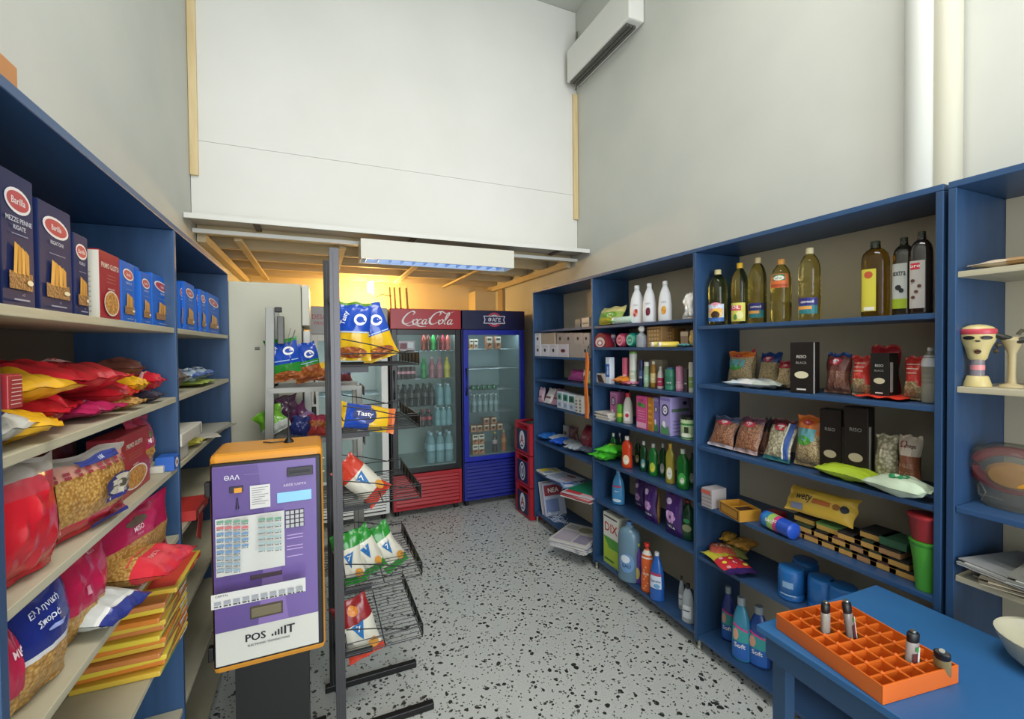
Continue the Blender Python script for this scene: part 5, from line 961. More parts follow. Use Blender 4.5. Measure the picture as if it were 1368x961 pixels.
for i, (Y_, dz, w_, h_, t_, rz, ins, lab) in enumerate([(1.085, .0, .13, .19, .05, HP+.5, .005, 'yellow bag end curling over the shelf edge, lowest of the near pair'), (1.10, .055, .15, .2, .06, HP-.35, .02, 'yellow bag lying on top of the lower yellow one')]):
    o = pouch('yellow_bag', lab, 'bag', w_, h_, t_, YE, seed=220+i, cr=.0075, taper=.2); lying(o, LX-ins, Y_, z+dz, t_, rz)
o = pouch('yellow_bag', 'yellow bag end sticking out between the red bags near the upright', 'bag', .09, .12, .05, YE, seed=223, cr=.0075); lying(o, LX-.02, 1.60, z+.03, .05, HP)
o = pouch('brown_bag', 'brown crumpled bag on top of the heap near the upright', 'bag', .10, .12, .05, film('5c342c'), seed=224, cr=.0075); lying(o, LX-.04, 1.67, z+.075, .05, HP+.3)
o = pouch('red_bag', 'small red bag with white band leaning at the upright', 'bag', .09, .10, .05, zones((.4, RDG), (.5, film('d8a0a0')), (1, RDG)), seed=225, cr=.006); lying(o, LX-.02, 1.755, z+.03, .05, HP)
o = pouch('dark_bag', 'dark grey packet at the shelf edge under the small red bag', 'bag', .09, .10, .03, film('2e2a38'), seed=226, cr=.006); lying(o, LX-.0, 1.665, z, .03, HP)
o = pouch('tan_bag', 'small clear bag of pasta pieces at the edge of the red heap', 'bag', .08, .12, .03, pastaF, seed=227, cr=.004); lying(o, LX-.0, 1.50, z, .03, HP)
# far bay of second shelf
o = pouch('brown_bag', 'round dark brown bag right behind the upright on the second far shelf', 'bag', .17, .16, .10, film('4c3630'), seed=228, cr=.007); lying(o, LX-.01, 1.97, z, .10, HP)
o = pouch('green_packet', 'flat lime packet under the clear packets on the second far shelf', 'packet', .30, .14, .02, film('a8b84c'), seed=229, cr=.003); lying(o, LX-.0, 2.35, z, .02, HP)
for i, (Y_, lab) in enumerate([(2.26, 'clear blue edged packet on the lime one, left'), (2.45, 'clear blue edged packet on the lime one, right')]):
    o = pouch('clear_packet', lab, 'packet', .18, .14, .045, zones((.12, film('3c5aa0')), (.88, film('a8b8c8', .15)), (1, film('3c5aa0'))), lambda g, w, h: (g.ell(0, h*.5, w*.36, h*.28, film('5c74a0', .2)), g.ell(0, h*.5, w*.3, h*.22, film('c8d0d8', .2))), seed=230+i, cr=.006, group='clear packets on the second far shelf'); lying(o, LX-.01, Y_, z+.021, .045, HP)
# third shelf
z = ZL[2]
l_pouch('pasta_bag', 'big glossy red pasta bag with clear top, nearest on the third left shelf', 'bag', 20, 92, 618, z, .0, .075, zones((.72, film('b81e2a', .18)), (.88, film('a83440', .2)), (1, clearf)), lambda g, w, h: (g.rect(w*.40, h*.05, w*.5, h*.7, pastaF), g.text('ΖΥ', w*.35, h*.30, h*.07, M('d8b0a8'), w*.2, rot=.8)), seed=240, cr=.0065, lean=.0, tw=-.22)
l_pouch('pasta_bag', 'clear pasta bag with red base, gingham band and round windmill badge', 'bag', 88, 170, 608, z, .0, .07, zones((.24, film('b01e28', .2)), (.76, pastaF), (.90, film('c08878', .25)), (1, clearf)),
        lambda g, w, h: ([g.rect(-w*.45+w*.1*k, h*(.765+.05*j), -w*.45+w*.1*k+w*.05, h*(.80+.05*j), M('8a2c38')) for k in range(9) for j in range(2) if True], g.rect(-w*.1, h*.86, w*.34, h*.94, M('28347c')), g.text('MELISA', w*.12, h*.90, h*.035, M('c8ccdc'), w*.36),
                         g.ell(w*.25, h*.50, w*.21, h*.145, M('2c2c5c')), g.ell(w*.25, h*.50, w*.18, h*.125, M('b4ac9c')), g.ell(w*.25, h*.51, w*.07, h*.05, M('4a4438')), g.rect(w*.10, h*.49, w*.40, h*.505, M('4a4438')), g.rect(w*.04, h*.33, w*.42, h*.39, M('2c307c')), g.text('A', w*.1, h*.36, h*.04, TEXTW),
                         g.rect(w*.05, h*.02, w*.46, h*.09, M('2c307c'))), seed=241, cr=.0055, tw=-.22)
l_carton('pasta_box', 'red pasta box with oval penne window behind the clear pasta bag', 'pasta box', 156, 200, 578, z, .035, .06, 'a02830', g_primo, lambda g, d, h: g.rect(-d*.48, h*.01, d*.48, h*.99, M('a83440')), mat=M('9c2630', .35))
l_pouch('pasta_bag', 'dark red bag filling the gap behind the clear pasta bag', 'bag', 60, 120, 590, z, .14, .07, film('7c1c28'), seed=242)
l_pouch('pasta_bag', 'pink topped pasta bag with white letters at the upright on the third shelf', 'bag', 190, 216, 558, z, .03, .07, zones((.52, pastaF), (1, film('a8284c', .25))), lambda g, w, h: (g.ell(0, h*.72, w*.16, h*.05, M('5c5c3c')), g.text('MISO', 0, h*.62, h*.08, M('e0c0c8'), w*.7), g.rect(-w*.46, h*.06, w*.46, h*.12, film('8c2040'))), seed=243, cr=.005)
def g_book(g, w, h): [g.rect(-w*.46, h*(.15+.2*k), w*.3, h*(.19+.2*k), M('a8a498')) for k in range(4)]; g.rect(w*.36, h*.05, w*.38, h*.95, M('4a4440'))
l_carton('white_box', 'white flat box with dark lines, lower of the pair at the upright', 'box', 217, 230, 620, z+.0, .02, .10, 'c8c4b8', g_book)
Yb = 1.935; o = carton('white_box', 'white flat box with dark top lying across past the upright', 'box', .30, .14, .042, 'cfcbc0', g_book, g_book); on_l(o, LX-.07, 2.02, ZL[2]+.055); 
o = carton('white_box', 'white flat box under the dark topped one just past the upright', 'box', .14, .12, .048, 'c9c5ba', g_book, g_book); on_l(o, LX-.07, 1.93, ZL[2]+.004)
o = carton('blue_card', 'blue card with a white ring beside the flat boxes', 'card', .06, .05, .045, '2a5cb0', lambda g, w, h: (g.ell(0, h*.5, w*.3, h*.36, M('e0dcd4')), g.ell(0, h*.5, w*.14, h*.16, M('7a4020')))); on_l(o, LX-.02, 1.785, z)
o = pouch('yellow_packet', 'small yellow green crumpled packet in front of the flat boxes', 'packet', .10, .09, .03, film('b8b048'), seed=250); lying(o, LX+.0, 2.17, ZL[2], .03, HP)
sheets('grey_card', 'loose grey cardboard sheets leaning out over the third far shelf', 'cardboard', LX-.09, 2.50, ZL[2], .46, .2, 2, ['9a988c', 'a8a69c'], HP-.12, None, None, .004)
sheets('paper', 'white paper sheet poking past the shelf edge above the purple machine', 'paper', LX-.03, 2.30, ZL[2]+.012, .12, .10, 2, ['c0bcac', 'b4b0a4'], .4)
# fourth shelf
z = ZL[3]
l_pouch('pasta_bag', 'pink pasta bag with white letters at the near end of the fourth left shelf', 'bag', 19, 44, 818, z, .015, .08, zones((.3, pastaF), (1, film('a82444', .22))), lambda g, w, h: g.text('MISO', w*.1, h*.66, h*.07, M('e0c0c8'), w*.6), seed=260)
l_pouch('seed_bag', 'clear bag with navy top reading Greek words in white', 'bag', 42, 104, 779, z, .01, .07, zones((.42, pastaF), (.46, film('c8c8c8')), (1, film('1e2a74', .2))), lambda g, w, h: (g.text('Ελληνική', 0, h*.80, h*.075, M('c8ccdc'), w*.82, rot=.1), g.text('Σπορά', 0, h*.69, h*.075, M('c8ccdc'), w*.62, rot=.1), g.ell(w*.1, h*.6, w*.14, h*.02, M('8c98c8'))), seed=261, cr=.005, tw=-.2)
l_pouch('pasta_bag', 'tall deep pink pasta bag between the navy topped and the printed pink bag', 'bag', 98, 154, 732, z, .02, .07, zones((.36, pastaF), (1, film('a81c44', .2))), lambda g, w, h: (g.text('MISO', w*.15, h*.90, h*.05, M('c08090'), w*.5), g.rect(-w*.1, h*.5, -w*.05, h*.6, M('c08090'))), seed=262, cr=.006, tw=-.15)
l_pouch('pasta_bag', 'deep pink pasta bag with clear middle and white letters, by the upright', 'bag', 157, 219, 681, z, .02, .065, zones((.16, film('a41c48', .22)), (.55, pastaF), (1, film('a41c48', .2))), lambda g, w, h: (g.ell(0, h*.80, w*.13, h*.06, M('5a4a3c')), g.text('MISO', 0, h*.70, h*.075, M('e4c8d0'), w*.52, rot=.05), g.text('Penne', 0, h*.62, h*.04, M('d890a8'), w*.4), g.rect(w*.0, h*.05, w*.08, h*.11, M('d8a0b0'))), seed=263, cr=.005, tw=-.25)
l_pouch('pasta_bag', 'bag with yellow and red stripe glimpsed behind the printed pink bag', 'bag', 212, 226, 695, z, .08, .05, zones((.5, pastaF), (.6, film('b83a30')), (1, film('c8b060'))), seed=264)
o = pouch('pasta_bag', 'clear pasta bag with bright red ends lying under the printed pink bag', 'bag', .19, .21, .07, zones((.18, film('c82c38', .2)), (.42, film('d03440', .2)), (.78, pastaF), (1, film('c82c38', .2))), lambda g, w, h: (g.text('ΠΑΣΤΑ', -w*.1, h*.3, h*.05, M('e0b0a8'), w*.5), g.rect(-w*.4, h*.46, w*.1, h*.48, M('c84040'))), seed=265, cr=.0065)
lying(o, LX+.085, 1.50, z, .07, HP-.15)
o = pouch('flour_bag', 'white and blue pack with dark script lying at the front edge', 'bag', .14, .2, .06, zones((.12, film('26327c')), (.2, film('d0d0cc')), (1, film('b8bcb8'))), lambda g, w, h: g.text('Φιγκ', 0, h*.45, h*.12, DK, w*.7), seed=266, cr=.005); o.location = (LX+.015, 1.36, ZL[3]-.10); o.rotation_euler = (-.5, .5, HP)
o.location = (LX+.04, 1.28, z+.034); o.rotation_euler = (-1.5, 0, HP-.25)
# fifth shelf: stack of flat packets
z = ZL[4]
ON = ['topmost', 'second', 'third', 'fourth', 'fifth', 'sixth', 'seventh', 'eighth', 'ninth', 'tenth', 'eleventh', 'twelfth', 'thirteenth']
for k in range(13):
    cols = [('c8a83c', '3c8a4c'), ('c8782c', 'c8b43c'), ('d0b83c', '2f7a3c'), ('b8743c', 'd8c050')][k % 4]; top = k == 12
    lab = 'flat yellow packet with red letters, topmost of the stack and jutting past the upright' if top else 'flat %s packet, %s from the top of the stack by the upright' % (('yellow and green', 'orange and yellow')[k % 2], ON[12-k])
    r = thing('noodle_packet', lab, 'packet', (LX-.075 if not top else LX-.05, (1.66+.010*((k*5) % 3)-.01) if not top else 1.72, z+.001+.0165*k), HP+.04*((k*7) % 3-1), 'stack of flat packets', 0, -.03 if top else 0)
    b = MB(); b.box(-.125, .125, -.10, .10, 0, .0155, M(cols[0], .35)); b.build('packet_wrap', r, bevel=.004)
    g = Gfx(lambda x, z_, e: (x, -.10-e, z_)); g.rect(-.11, .003, .02, .007, M(cols[1])); g.rect(.04, .002, .11, .010, M('c8c8b8')); g.rect(-.05, .009, .09, .012, M('a83a2c'))
    if top: g.rect(.0, .002, .11, .0135, M('b8302c')); g.text('SOUPA', .055, .0078, .008, M('e8d890'))
    g.done(r)
    if top: g = Gfx(lambda x, y, e: (x, y, .0155+e)); g.rect(-.11, -.09, .11, -.02, M('c84030')); g.ell(.0, .04, .08, .04, M('e0c060')); g.done(r, 'top_print')
# far bay lower goods
o = carton('red_card', 'red flat box with pale print on the fourth far shelf', 'box', .20, .12, .035, 'b83430', lambda g, w, h: g.rect(-w*.3, h*.3, w*.1, h*.7, M('d8a090'))); on_l(o, LX-.04, 2.05, ZL[3])
r = thing('price_tag', 'red price tag with black digit hanging from the fourth far shelf edge', 'tag', (LX+.006, 2.05, ZL[3]-.10), HP, None, 0, .5); b = MB(); b.box(-.035, .035, -.001, .001, 0, .10, M('c83a34', .5)); b.build('card', r); g = Gfx(lambda x, z_, e: (x, -.001-e, z_)); g.text('1', 0, .05, .035, DK); g.done(r)
# brown box on top of the unit
o = carton('brown_box', 'orange brown cardboard box on top of the left shelving', 'box', .28, .20, .055, 'b87838', lambda g, w, h: g.rect(-w*.4, h*.3, w*.1, h*.6, M('8c5a28'))); on_l(o, LX-.125, yat(30, LX-.02, 2.05)-.142, 2.021)

# ================================================================ purple payment machine
MY = 1.80; m_or = M('d8922c', .35)
x0, x1 = P(279, 700, Y=MY).x, P(432.5, 700, Y=MY).x; zt = P(350, 604, Y=MY).z; zb = .47
r = thing('payment_machine', 'purple electronic payment machine with orange case beside the left shelves', 'machine', ((x0+x1)/2, MY+.12, 0)); o_ = tuple(r.location)
b = MB(); b.box(x0, x1, MY+.012, MY+.25, zb, zt, m_or); b.build('orange_case', r, o_, bevel=.018)
b = MB(); b.box(x0+.006, x1-.006, MY-.002, MY+.02, zb+.03, zt-.028, BLACK); b.build('front_frame', r, o_, bevel=.006)
b = MB(); fx0, fx1 = P(285, 700, Y=MY).x, P(423.5, 700, Y=MY).x; fz0, fz1 = zb+.042, P(350, 618, Y=MY).z
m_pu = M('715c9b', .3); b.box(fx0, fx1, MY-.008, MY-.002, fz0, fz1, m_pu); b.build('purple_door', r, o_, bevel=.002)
b = MB(); b.box(x0+.06, x1-.06, MY+.05, MY+.22, .03, zb, BLACK); b.build('pedestal', r, o_); b = MB(); b.box(x0+.0, x1-.0, MY+.0, MY+.26, .001, .03, BLACK); b.build('base_plate', r, o_, bevel=.004)
for z_ in (1.12, .55): b = MB(); b.box(x0-.012, x0+.004, MY+.004, MY+.03, z_-.025, z_+.025, BLACK); b.build('hinge', r, o_, bevel=.003)
def mp(px, py): q = P(px, py, Y=MY-.008); return q.x, q.z
g = Gfx(lambda x, z_, e: (x-o_[0], MY-.008-e-o_[1], z_-o_[2])); fw = fx1-fx0; LP = M('866eab', .3); LP2 = M('7a5cac', .3); PW = M('d4d4d0', .4)
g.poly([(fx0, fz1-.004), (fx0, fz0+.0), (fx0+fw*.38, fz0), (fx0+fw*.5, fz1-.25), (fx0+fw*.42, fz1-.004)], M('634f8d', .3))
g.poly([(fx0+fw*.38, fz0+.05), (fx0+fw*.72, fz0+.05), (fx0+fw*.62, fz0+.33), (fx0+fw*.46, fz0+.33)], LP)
g.rect(fx0+.001, fz0+.001, fx1-.001, mp(282, 849)[1], M('cfcfc6', .4))
def R_(px0, py0, px1, py1, m, nx=1, nz=1): a = mp(px0, py0); c = (mp(px1, py0)[0], mp(px0, py1)[1]); g.rect(a[0], c[1], c[0], a[1], m, nx, nz); return a[0], c[1], c[0], a[1]
cx_, cz_ = (fx0+fx1)/2, mp(355, 847)[1]
[g.text('POS', fx0+fw*.37+q, cz_, .026, M('1c1a28'), fw*.27) for q in (0, .0015)]
for k in range(4): g.rect(fx0+fw*(.525+.03*k), cz_-.012, fx0+fw*(.543+.03*k), cz_-.004+.006*k, M('1c1a28'), 1, 1)
[g.text('IT', fx0+fw*.70+q, cz_+.002, .030, M('1c1a28'), fw*.13) for q in (0, .0015)]; g.text('ELECTRONIC TRANSACTIONS', cx_, cz_-.026, .007, M('4a4858'), fw*.5)
g.text('ΘΑΛ', *mp(310, 638), .017, M('e0dce8'), .05); g.rect(mp(326, 634)[0], mp(326, 634)[1], mp(347, 634)[0], mp(347, 632)[1], M('b8a8d0'), 1, 1)
x_, z0_, x2_, z1_ = R_(334, 649, 361, 680, PW)
for k in range(8): g.rect(x_+.006, z1_-.010-.008*k, x2_-.006-.01*(k % 3), z1_-.0085-.008*k, M('6c6c74'), 1, 1)
g.text('ΔΩΣΕ ΚΑΡΤΑ', *mp(394, 646), .009, M('d8cce8'), .09)
# keypad tables
x_, z0_, x2_, z1_ = R_(288, 693.6, 380, 771, M('cfd0ca', .45), 2, 2)
cw = (x2_-x_)/8.2; rh = (z1_-z0_)/9.3
for i in range(8):
    for j in range(9):
        if (i == 4) or (i > 4 and j > 5) or (i == 3 and j > 4): continue
        cc = '6c9c84' if j == 0 else 'c86c70' if j == 1 and i < 4 else '6c90b4' if i < 4 and j < 6 else '8ca4b4' if i < 4 else '9cb4b4'
        zz = z1_-.012-rh*j*.95; xx = x_+.004+cw*i
        g.rect(xx, zz-.002, xx+cw*.8, zz+.007, M(cc), 1, 1); g.rect(xx, zz-.006, xx+cw*.5, zz-.0035, M('55585c'), 1, 1); g.ell(xx+cw*.68, zz-.005, .002, .002, M('2c2c34'), 8)
x_, z0_, x2_, z1_ = R_(287, 784, 409, 803, PW, 2, 2); g.text('CAPITAL', x_+.03, z1_-.008, .007, M('3a3a44'))
for i in range(10): xx = x_+.008+(x2_-x_-.01)*i/10; g.rect(xx, z0_+.012, xx+.02, z0_+.024, M('9ca0a8'), 1, 1); g.rect(xx, z0_+.005, xx+.012, z0_+.009, M('4a4a52'), 1, 1); g.ell(xx+.018, z0_+.007, .003, .003, M('2c2c34'), 8)
for k, py in enumerate((706, 710, 720, 724, 733)): a = mp(385, py); g.rect(a[0], a[1], a[0]+.05, a[1]+.003, M('b8a0d0'), 1, 1)
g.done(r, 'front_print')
def inset(name, px0, py0, px1, py1, m, dz=.004):
    a = mp(px0, py0); c = (mp(px1, py0)[0], mp(px0, py1)[1]); b = MB(); b.box(a[0], c[0], MY-.008-dz, MY-.0082, c[1], a[1], m); return b.build(name, r, o_, bevel=.001), a, c
inset('card_reader', 383.5, 625, 418, 637, M('26222c', .4), .008); o, a, c = inset('reader_slot', 387, 629, 414, 632, M('050505', .4), .0088)
inset('coin_slot', 306.6, 650.6, 325, 659, M('2c2838', .4), .006); inset('yellow_button', 313, 652, 323.5, 658.5, M('e09a30', .35), .009)
inset('display_screen', 370, 659, 416, 672.5, M('8ac4e4', .2, emit=.08), .004)
b = MB(); a = mp(317, 665); c = mp(317, 680); b.lathe([(.003, c[1]), (.006, c[1]+.002), (.004, c[1]+.012), (.0022, a[1])], M('2c2444', .4), 10, c=(a[0], MY-.012, 0)); b.build('key', r, o_, smooth=True)
inset('paper_slot', 334.6, 769.4, 377, 775, M('3c2c34', .5), .005); inset('receipt_tray', 334, 811, 378, 828, M('4a4030', .5), .003); inset('tray_flap', 336, 813, 376, 825, M('7a7058', .35, .3), .006)
b = MB(); a = mp(381, 682.4); c = (mp(406.5, 700)[0], mp(381, 706)[1]); b.box(a[0], c[0], MY-.011, MY-.0082, c[1], a[1], M('1c1a24', .5)); b.build('keypad', r, o_)
kw = (c[0]-a[0])/4; kh = (a[1]-c[1])/4
for i in range(4):
    for j in range(4): b = MB(); b.box(a[0]+kw*i+.002, a[0]+kw*(i+1)-.002, MY-.015, MY-.0112, c[1]+kh*j+.002, c[1]+kh*(j+1)-.002, M('b8b8bc', .4)); b.build('key_button', r, o_)
b = MB(); xa = P(386, 591, Y=MY+.14).x; b.lathe([(.018, zt+.0005), (.016, zt+.006), (.005, zt+.02), (.003, zt+.04), (.0022, zt+.155), (.003, zt+.157), (.003, zt+.175)], BLACK, 14, c=(xa, MY+.14, 0)); b.build('antenna', r, o_, smooth=True)
b = MB(); b.tube([(xa, MY+.14, zt+.003), (xa-.03, MY+.15, zt+.003), (xa-.06, MY+.145, zt+.003), (xa-.09, MY+.17, zt+.003)], .0025, M('3a3428', .5), 5); b.build('antenna_cable', r, o_)
for z_ in (1.18, 1.13): b = MB(); b.lathe([(.004, 0), (.004, .006)], M('b8b0a0', .3, .8), 8, axis='x', c=(x1, MY+.05, z_)); b.build('side_screw', r, o_)

# ================================================================ black wire snack rack
PX = (.053, .088); m_po = M('48474a', .35, .5); m_pd = M('1a191a', .4, .3); m_w = M('1c1c1e', .4, .3)
r = thing('wire_rack', 'tall metal post rack with black wire baskets right of the purple machine', 'rack', (.07, 2.08, 0)); o_ = (.07, 2.08, 0)
for (yp, m, xa, xb, zt_) in ((1.93, m_po, .053, .090, 2.0), (2.22, m_pd, .035, .070, 2.0)):
    b = MB(); b.box(xa, xb, yp, yp+.006, .03, zt_, m); b.box(xa, xa+.006, yp+.006, yp+.03, .03, zt_, m); b.box(xb-.006, xb, yp+.006, yp+.03, .03, zt_, m); b.box(xa+.013, xa+.015, yp-.0012, yp, .03, zt_-.02, M('5a5a5e', .4, .6)); b.build('post', r, o_, bevel=.0012)
    b = MB(); b.box(xa-.02, xa+.40, yp, yp+.03, .001, .03, m_pd); b.build('foot_bar', r, o_, bevel=.003)
b = MB(); b.box(.055, .07, 1.965, 2.22, .20, .23, m_pd); b.build('cross_bar', r, o_); b = MB(); b.box(.055, .07, 1.965, 2.22, 1.80, 1.83, m_pd); b.build('cross_bar', r, o_)
LV = [.34, .61, .95, 1.255, 1.525]
for k, z in enumerate(LV):
    xa, xb, ya, yb = .095, .405, 1.93, 2.42; b = MB()
    for q in range(17): y = ya+.012+(yb-ya-.024)*q/16; b.tube([(xa, y, z+.0), (xb, y, z)], .0017, m_w, 4)
    b.tube([((xa+xb)/2, ya+.01, z-.003), ((xa+xb)/2, yb-.01, z-.003)], .0025, m_w, 4)
    for zz in (z, z+.05): b.tube([(xa, ya, zz), (xb, ya, zz), (xb, yb, zz), (xa, yb, zz)], .0025, m_w, 5, True)
    for y in (ya, yb): b.tube([(xa, y, z+.11), (xa+.12, y, z+.085), (xb-.07, y, z+.05), (xb-.05, y, z+.06), (xb, y, z+.06), (xb, y, z)], .0025, m_w, 5)
    for q in range(7): y = ya+(yb-ya)*q/6; b.tube([(xb, y, z), (xb, y, z+.05)], .0017, m_w, 4)
    bk = b.build('wire_basket', r, o_)
    b = MB(); b.box(xb+.002, xb+.006, ya+.005, yb-.005, z+.005, z+.048, M('1a1a1c', .35)); b.build('price_rail', bk, (o_[0], o_[1], 0))
    for yp in (1.93, 2.22): b = MB(); b.box(.09, .20, yp+.031, yp+.036, z-.028, z-.004, m_w); b.build('bracket', bk, (o_[0], o_[1], 0))
    for c in KIDS[bk.name]: pass
def rack_bag(label, pl, pr, pt, pb, Y, t, m, gfx=None, lean=.2, seed=0, roll=0, tw=0, grp='snack bags in the wire baskets', **k):
    xl, xr = P(pl, pb, Y=Y).x, P(pr, pb, Y=Y).x; z0, z1 = P((pl+pr)/2, pb, Y=Y).z, P((pl+pr)/2, pt, Y=Y).z
    o = pouch('snack_bag', label, 'snack bag', (xr-xl), (z1-z0)/math.cos(lean), t, m, gfx, seed=seed, group=grp, **k)
    o.location = ((xl+xr)/2, Y, z0+.002); o.rotation_euler = (Matrix.Rotation(tw, 3, 'Z') @ Matrix.Rotation(roll, 3, 'Y') @ Matrix.Rotation(-lean, 3, 'X')).to_euler(); return o
def axis_bag(label, pb, pt, Y, w, t, m, gfx=None, up=.35, seed=0, grp='snack bags in the wire baskets', **k):
    """bag whose long axis runs from one point to the other in the upright plane at depth Y"""
    A, B_ = P(*pb, Y=Y), P(*pt, Y=Y); lz = (B_-A); h = lz.length; lz.normalize()
    ln = Vector((-.15, -1, up)); ln = (ln - lz*ln.dot(lz)).normalized(); lx = (-ln).cross(lz).normalized()
    o = pouch('snack_bag', label, 'snack bag', w, h, t, m, gfx, seed=seed, group=grp, **k)
    o.location = A; o.rotation_euler = Matrix(((lx.x, -ln.x, lz.x), (lx.y, -ln.y, lz.y), (lx.z, -ln.z, lz.z))).to_euler(); return o
SBL = film('1f4ab0', .16); SYE = film('e0b424', .2); SWH = film('d8d4c4', .22); SGR = film('2f8a34', .2); SRE = film('c8402c', .2); snack = M('c87838', .4, kind='grain', scale=60, alt='8c4420')
def g_extra(g, w, h): g.ell(w*.22, h*.70, w*.17, h*.10, TEXTW); g.ell(w*.22, h*.70, w*.10, h*.055, SBL); g.rect(w*.22, h*.66, w*.36, h*.69, SBL, 2, 1); g.text('Tasty', -w*.20, h*.72, h*.10, TEXTW, h*.3, rot=HP-.3); g.ell(0, h*.14, w*.42, h*.10, snack); g.rect(-w*.46, h*.475, w*.46, h*.495, M('a8c8e8'))
def g_tri(g, w, h): g.poly([(-w*.14, h*.62), (w*.24, h*.66), (w*.08, h*.36)], M('1f6aa8')); g.text('7', w*.06, h*.56, h*.10, TEXTW); g.ell(w*.3, h*.22, w*.14, h*.10, M('d8963c'))
axis_bag('blue and yellow snack bag against the post in the top basket', (470, 482), (472, 404), 2.12, .155, .075, zones((.48, SYE), (.95, SBL), (1, film('5a8a2c'))), g_extra, .2, 301)
axis_bag('blue and yellow snack bag tilted in the right of the top basket', (511, 480), (484, 410), 2.20, .165, .075, zones((.46, SYE), (1, SBL)), g_extra, .2, 302)
axis_bag('yellow and blue snack bag lying in the basket under the top one', (527, 563), (450, 553), 2.06, .125, .08, zones((.12, film('d8703a')), (.45, SYE), (.85, SBL), (1, SYE)), lambda g, w, h: (g.ell(-w*.05, h*.55, w*.34, h*.2, M('1c2c6c')), g.text('Tasty', -w*.05, h*.55, w*.24, TEXTW, h*.3, rot=-HP)), .7, 303)
axis_bag('white snack bag with orange red ends in the third basket', (510, 664), (455, 619), 2.10, .125, .07, zones((.24, SRE), (.70, SWH), (1, SRE)), g_tri, .4, 304)
for i, (pb, pt, lab) in enumerate([((472, 781), (459, 712), 'white snack bag with green ends against the post, fourth basket'), ((502, 764), (473, 708), 'white snack bag with green ends in the middle of the fourth basket'), ((532, 757), (499, 705), 'white snack bag with green ends at the right of the fourth basket')]):
    axis_bag(lab, pb, pt, 2.09+.05*i, .115, .06, zones((.17, SGR), (.72, SWH), (1, SGR)), g_tri, .5, 305+i)
axis_bag('white snack bag with dark red top in the lowest basket', (492, 876), (464, 802), 2.03, .15, .07, zones((.12, SRE), (.62, SWH), (1, film('8c2428', .22))), lambda g, w, h: (g_tri(g, w, h), g.ell(w*.05, h*.84, w*.14, h*.08, film('d8822c'))), .4, 309)

# ================================================================ silver rack behind the machine
r = thing('silver_rack', 'silver slanted snack stand between the pale fridge and the posts', 'rack', (-.02, 2.55, 0)); o_ = (-.02, 2.55, 0); m_si = M('8e8e88', .45, .4)
xa, xb = -.235, .19
for y, top in ((2.48, 1.80), (2.78, 1.80)):
    b = MB(); b.add([(xa-.025, y, .001), (xa+.015, y, .001), (xa+.05, y, top), (xa+.012, y, top), (xa-.025, y+.03, .001), (xa+.015, y+.03, .001), (xa+.05, y+.03, top), (xa+.012, y+.03, top)], [(0,1,2,3),(7,6,5,4),(0,4,5,1),(1,5,6,2),(2,6,7,3),(3,7,4,0)], m_si); b.build('upright', r, o_, bevel=.002)
    b = MB(); b.box(xb, xb+.03, y, y+.03, .001, 1.40, m_si); b.build('upright', r, o_, bevel=.002)
b = MB(); b.box(xa+.06, xa+.09, 2.50, 2.56, 1.62, 1.76, M('5c5c58', .45, .4)); b.build('clip_bracket', r, o_, bevel=.004); b = MB(); b.box(xa+.055, xa+.085, 2.44, 2.47, 1.775, 1.80, BLACK); b.build('black_knob', r, o_, bevel=.003)
b = MB(); b.tube([(xa+.12, 2.5, 1.70), (xa+.10, 2.5, 1.62), (xa+.115, 2.5, 1.61), (xa+.14, 2.5, 1.69)], .003, m_si, 5); b.build('hook', r, o_)
for z_ in (1.60, 1.15): b = MB(); b.lathe([(.008, 0), (.008, .02)], M('6c6c68', .3, .6), 10, axis='x', c=(xa-.03, 2.43, z_)); b.build('bolt', r, o_)
for z in (1.40, 1.14, .80, .45):
    b = MB(); b.box(xa+.02, xb+.0, 2.465, 2.479, z-.02, z+.004, m_si); b.box(xa+.02, xb, 2.78, 2.80, z-.02, z+.004, m_si)
    for q in range(10): y = 2.485+.29*q/9; b.box(xa+.03, xb, y, y+.006, z-.012, z-.006, m_si)
    o = b.build('shelf_grid', r, o_); o['kind'] = 'stuff'
    b = MB(); b.box(xb+.035, xb+.04, 2.45, 2.70, z-.05, z-.005, M('3a3632', .4)); b.build('price_rail', r, o_)
SG = 'snack bags on the silver stand'
axis_bag('blue and green nut snack bag on the upper silver shelf, left', (385, 509), (374, 453), 2.56, .155, .07, zones((.18, snack), (.42, SGR), (.93, SBL), (1, SGR)), g_extra, .15, 320, SG)
axis_bag('blue and green nut snack bag on the upper silver shelf, middle', (416, 509), (401, 460), 2.60, .14, .07, zones((.4, snack), (.55, SGR), (1, SBL)), g_extra, .2, 321, SG)
axis_bag('nut snack bag with yellow edge half behind the dark post', (430, 509), (432, 484), 2.64, .1, .05, zones((.7, snack), (1, SYE)), None, .2, 322, SG)
for i, (pl, pr, pt, pb, m, ro, Y_, lab) in enumerate([(352, 392, 545, 578, zones((.3, film('b8bcb4')), (1, film('6aa82c', .2))), -.5, 2.53, 'lime green snack bag at the left of the lower silver shelf'), (368, 402, 530, 560, film('4a2c44', .2), -.2, 2.62, 'dark purple crumpled snack bag standing behind the lime one'),
        (395, 428, 540, 570, zones((.5, film('8c6c98', .15)), (1, film('5c2c50', .2))), -.7, 2.60, 'silvery purple snack bag in the middle of the lower silver shelf'), (385, 412, 558, 583, film('26306c', .2), .2, 2.52, 'navy snack bag at the front of the lower silver shelf'),
        (408, 436, 556, 583, zones((.4, film('b04038', .2)), (.7, snack), (1, film('a02c48', .2))), .1, 2.54, 'red and orange snack bag next to the dark post, lower silver shelf')]):
    rack_bag(lab, pl, pr, pt, pb, Y_, .06, m, None, .3, 330+i, roll=ro, grp=SG, cr=.0075)
